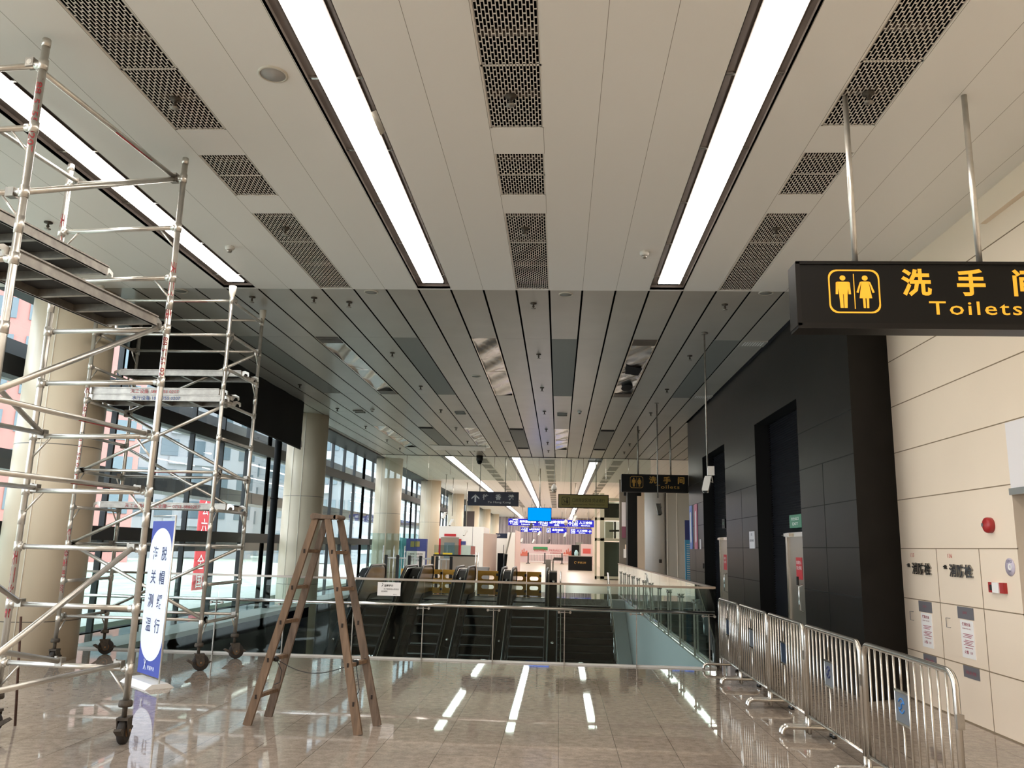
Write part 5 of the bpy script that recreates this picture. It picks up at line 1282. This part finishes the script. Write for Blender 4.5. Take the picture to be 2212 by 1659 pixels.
# white screen wall with black head and the white pier right of it
a, c = at(1071, 1152, 52), at(1100, 1163, 52); r = thing('screen_wall', 'white screen wall with a black head panel right of the booth', 'partition', ((a.x+c.x)/2, 52, 0))
MB().box(a.x, c.x, 52, 52.2, 0, a.z-0.3).build('panel', M['white'], r); MB().box(a.x, c.x, 51.98, 52.2, c.z, a.z).build('head_panel', M['navy'], r)
MB().text('证件', (a.x+0.15, 51.97, c.z+0.1), X, Z, 0.15).build('lettering', M['letter'], r)
a, c = at(1096, 1150, 49.5), at(1111, 1222, 49.5); r = thing('white_pier', 'plain white pier standing left of the pink hoarding', 'pier', ((a.x+c.x)/2, 49.5, 0)); MB().box(a.x, c.x, 49.5, 52, 0, a.z).build('cladding', M['white'], r); MB().box(c.x, c.x+0.05, 49.7, 56, 0, 2.6).build('side_panel', M['pinkwall'], r)
a, c = at(1075, 1195, 30), at(1092, 1228, 30); r = thing('black_cabinet', 'narrow black cabinet behind the fourth newel', 'cabinet', ((a.x+c.x)/2, 30, 0)); MB().box(a.x, c.x-0.08, 30, 30.4, 0, a.z).build('case', M['blackmatt'], r); MB().box(c.x-0.08, c.x, 30, 30.4, 0, a.z).build('steel_edge', M['steel'], r)
MB().tube([(a.x+0.2, 30.2, a.z), (a.x+0.2, 30.2, a.z+0.3)], 0.012, 6).build('aerial', M['inkblack'], r)
r = thing('barrier_arm', 'tilted pale barrier arm on a black stand beside the black cabinet', 'barrier arm', (at(1090, 1230, 29).x, 29, 0))
p0, p1, p2 = at(1088, 1240, 29), at(1093, 1197, 29), at(1104, 1150, 29)
MB().tube([(p0.x, 29, 0), (p0.x, 29, 0.7), p1], 0.06, 10).lathe([(0.2, 0), (0.18, 0.03), (0.06, 0.1)], (p0.x, 29, 0)).build('stand', M['inkblack'], r); MB().bar(p1, p2, 0.09, 0.05).build('arm', M['cream'], r)
a = at(1042, 1226, 29); r = thing('paper_box', 'small white box standing behind the orange barrier of the third escalator', 'box', (a.x, 29.3, 0)); MB().box(a.x-0.2, a.x+0.2, 29.2, 29.6, 0, 0.85).build('case', M['paper'], r); MB().box(a.x-0.22, a.x+0.22, 29.18, 29.62, 0.85, 0.89).build('lid', M['paper'], r)
# black reception desk
yD = 63; a, c = at(1228, 1200, yD), at(1279, 1232, yD); r = thing('reception_desk', 'black reception desk with a small gold emblem in the far hall', 'desk', ((a.x+c.x)/2, yD, 0))
MB().box(a.x, c.x, yD, yD+0.8, 0, a.z-0.06).build('front', M['blackmatt'], r); MB().box(a.x-0.04, c.x+0.04, yD-0.03, yD+0.83, a.z-0.06, a.z).build('top', M['hatchgrey'], r)
b = MB(); b.text('罗湖口岸', ((a.x+c.x)/2+0.12, yD-0.01, 0.52), X, Z, 0.16, width=0.62, bold=0.01); b.tube(arc(((a.x+c.x)/2-0.36, yD-0.01, 0.58), X, Z, 0.08, 0.3, 5.2, 10), 0.015, 5); b.build('emblem', M['gold'], r)
a = at(1245, 1190, 66); r = thing('water_dispenser', 'slim dispenser with pale blue bottles behind the reception desk', 'dispenser', (a.x, 66, 0)); MB().box(a.x-0.16, a.x+0.16, 66, 66.4, 0, 1.0).build('body', M['white'], r); MB().lathe([(0.15, 1.0), (0.16, 1.3), (0.08, 1.45), (0.06, 1.5)], (a.x, 66.2, 0)).build('bottle', mat('bottle blue', '#a9cfd6', 0.3), r)
# pink hoarding with pictures
yH = 93; a, c = at(1120, 1174, yH), at(1282, 1217, yH); r = thing('hoarding', 'long pink printed hoarding across the end of the hall', 'hoarding', ((a.x+c.x)/2, yH, 0))
MB().box(-6.5, c.x+0.4, yH, yH+0.2, 0, a.z).build('board', M['pinkwall'], r)
def patch(px0, px1, py0, py1, m, name):
    p, q = at(px0, py0, yH), at(px1, py1, yH); return MB().box(p.x, q.x, yH-0.04, yH, q.z, p.z).build(name, M[m], r)
patch(1152, 1183, 1181, 1188.5, 'green', 'green_panel')
b = MB(); p = at(1167, 1190, yH); b.text('安全文明施工', (p.x, yH-0.06, p.z-0.05), X, Z, 0.34, width=1.4); p = at(1200, 1191, yH); b.text('罗湖 安全改造工程', (p.x, yH-0.06, p.z), X, Z, 0.25, width=1.4); p = at(1200, 1196, yH); b.text('施工期间敬请谅解', (p.x, yH-0.06, p.z), X, Z, 0.15, width=1.2); b.build('lettering', M['redsign'], r)
for nm, px0, px1 in (('skyline_picture', 1121, 1141), ('bridge_picture', 1217, 1236)):
    b = MB(); p, q = at(px0, 1184, yH), at(px1, 1201, yH); w = q.x-p.x; h = p.z-q.z
    hs = [0.35, 0.5, 0.3, 0.8, 0.55, 0.95, 0.5, 0.6, 0.7, 0.4]
    for i, hh in enumerate(hs): b.box(p.x+w*i/10, p.x+w*(i+1)/10, yH-0.04, yH, q.z, q.z+h*hh)
    b.build(nm, mat('salmon print', '#d0705f', 0.6), r)
p, q = at(1259, 1185, yH-8), at(1276, 1196, yH-8); r = thing('red_notice_board', 'red notice board to the right of the reception desk', 'notice board', ((p.x+q.x)/2, yH-8, 0)); MB().box(p.x-0.2, q.x+0.2, yH-8, yH-7.9, 0, p.z+0.45).build('board', M['pinkwall'], r); MB().box(p.x, q.x, yH-8.03, yH-8, q.z, p.z).build('red_panel', mat('soft red', '#cf5a55', 0.5), r)
p = at(1245, 1180, 94); r = thing('dark_doorway', 'dark doorway at the right end of the pink hoarding', 'doorway', (p.x, 92.7, 0)); MB().box(p.x-0.55, p.x+0.3, 92.6, 92.7, 0, 2.0).build('opening', M['blackmatt'], r); MB().box(p.x-0.1, p.x+0.7, 92.62, 92.8, 0, 2.3).build('side_panel', M['hatchgrey'], r)
# fence in front of the hoarding
yF = 86; a, c = at(1141, 1197, yF), at(1228, 1197, yF); r = thing('rail_fence', 'white rail fence with black posts in front of the pink hoarding', 'fence', ((a.x+c.x)/2, yF, 0), group='white rail fences')
b = MB().box(a.x, c.x, yF, yF+0.05, 0.92, 0.98).box(a.x, c.x, yF, yF+0.05, 0.2, 0.26).build('rail', M['white'], r); n = 26
for i in range(n): MB().box(a.x+(c.x-a.x)*i/n, a.x+(c.x-a.x)*i/n+0.04, yF, yF+0.04, 0.26, 0.92).build('bar', M['alud'], r)
for px in (1141, 1177, 1214): p = at(px, 1200, yF); MB().box(p.x-0.06, p.x+0.06, yF-0.06, yF+0.06, 0, 1.1).box(p.x-0.2, p.x+0.2, yF-0.2, yF+0.2, 0, 0.06).build('post', M['inkblack'], r)
p, q = at(1196, 1204, yF), at(1216, 1211, yF); MB().box(p.x, q.x, yF-0.05, yF, q.z, p.z).build('arrow_plate', M['inkblack'], r)

# slipped white ceiling panel at the edge of the far hall
p0, p1 = at(943, 963, z=ZC-0.03), at(1020, 968, z=ZC-0.03)
r = thing('slipped_ceiling_panel', 'pale slipped ceiling panel at the step before the far hall, window side', 'ceiling panel', (p0.x, 28.6, ZC))
b = MB(); b.add([(-4.55, 28.2, ZC-0.01), (-2.6, 28.3, ZC-0.01), (-2.66, 29.1, ZC-0.07), (-4.5, 29.1, ZC-0.07), (-4.55, 28.2, ZC+0.0), (-2.6, 28.3, ZC+0.0), (-2.66, 29.1, ZC-0.06), (-4.5, 29.1, ZC-0.06)], [(0, 1, 2, 3), (7, 6, 5, 4), (0, 4, 5, 1), (1, 5, 6, 2), (2, 6, 7, 3), (3, 7, 4, 0)])
b.build('panel', M['white'], r)
MB().tube([(-3.6, 29.05, ZC-0.06), (-3.6, 29.05, ZC+0.02)], 0.01, 6).build('hanger', M['alud'], r)
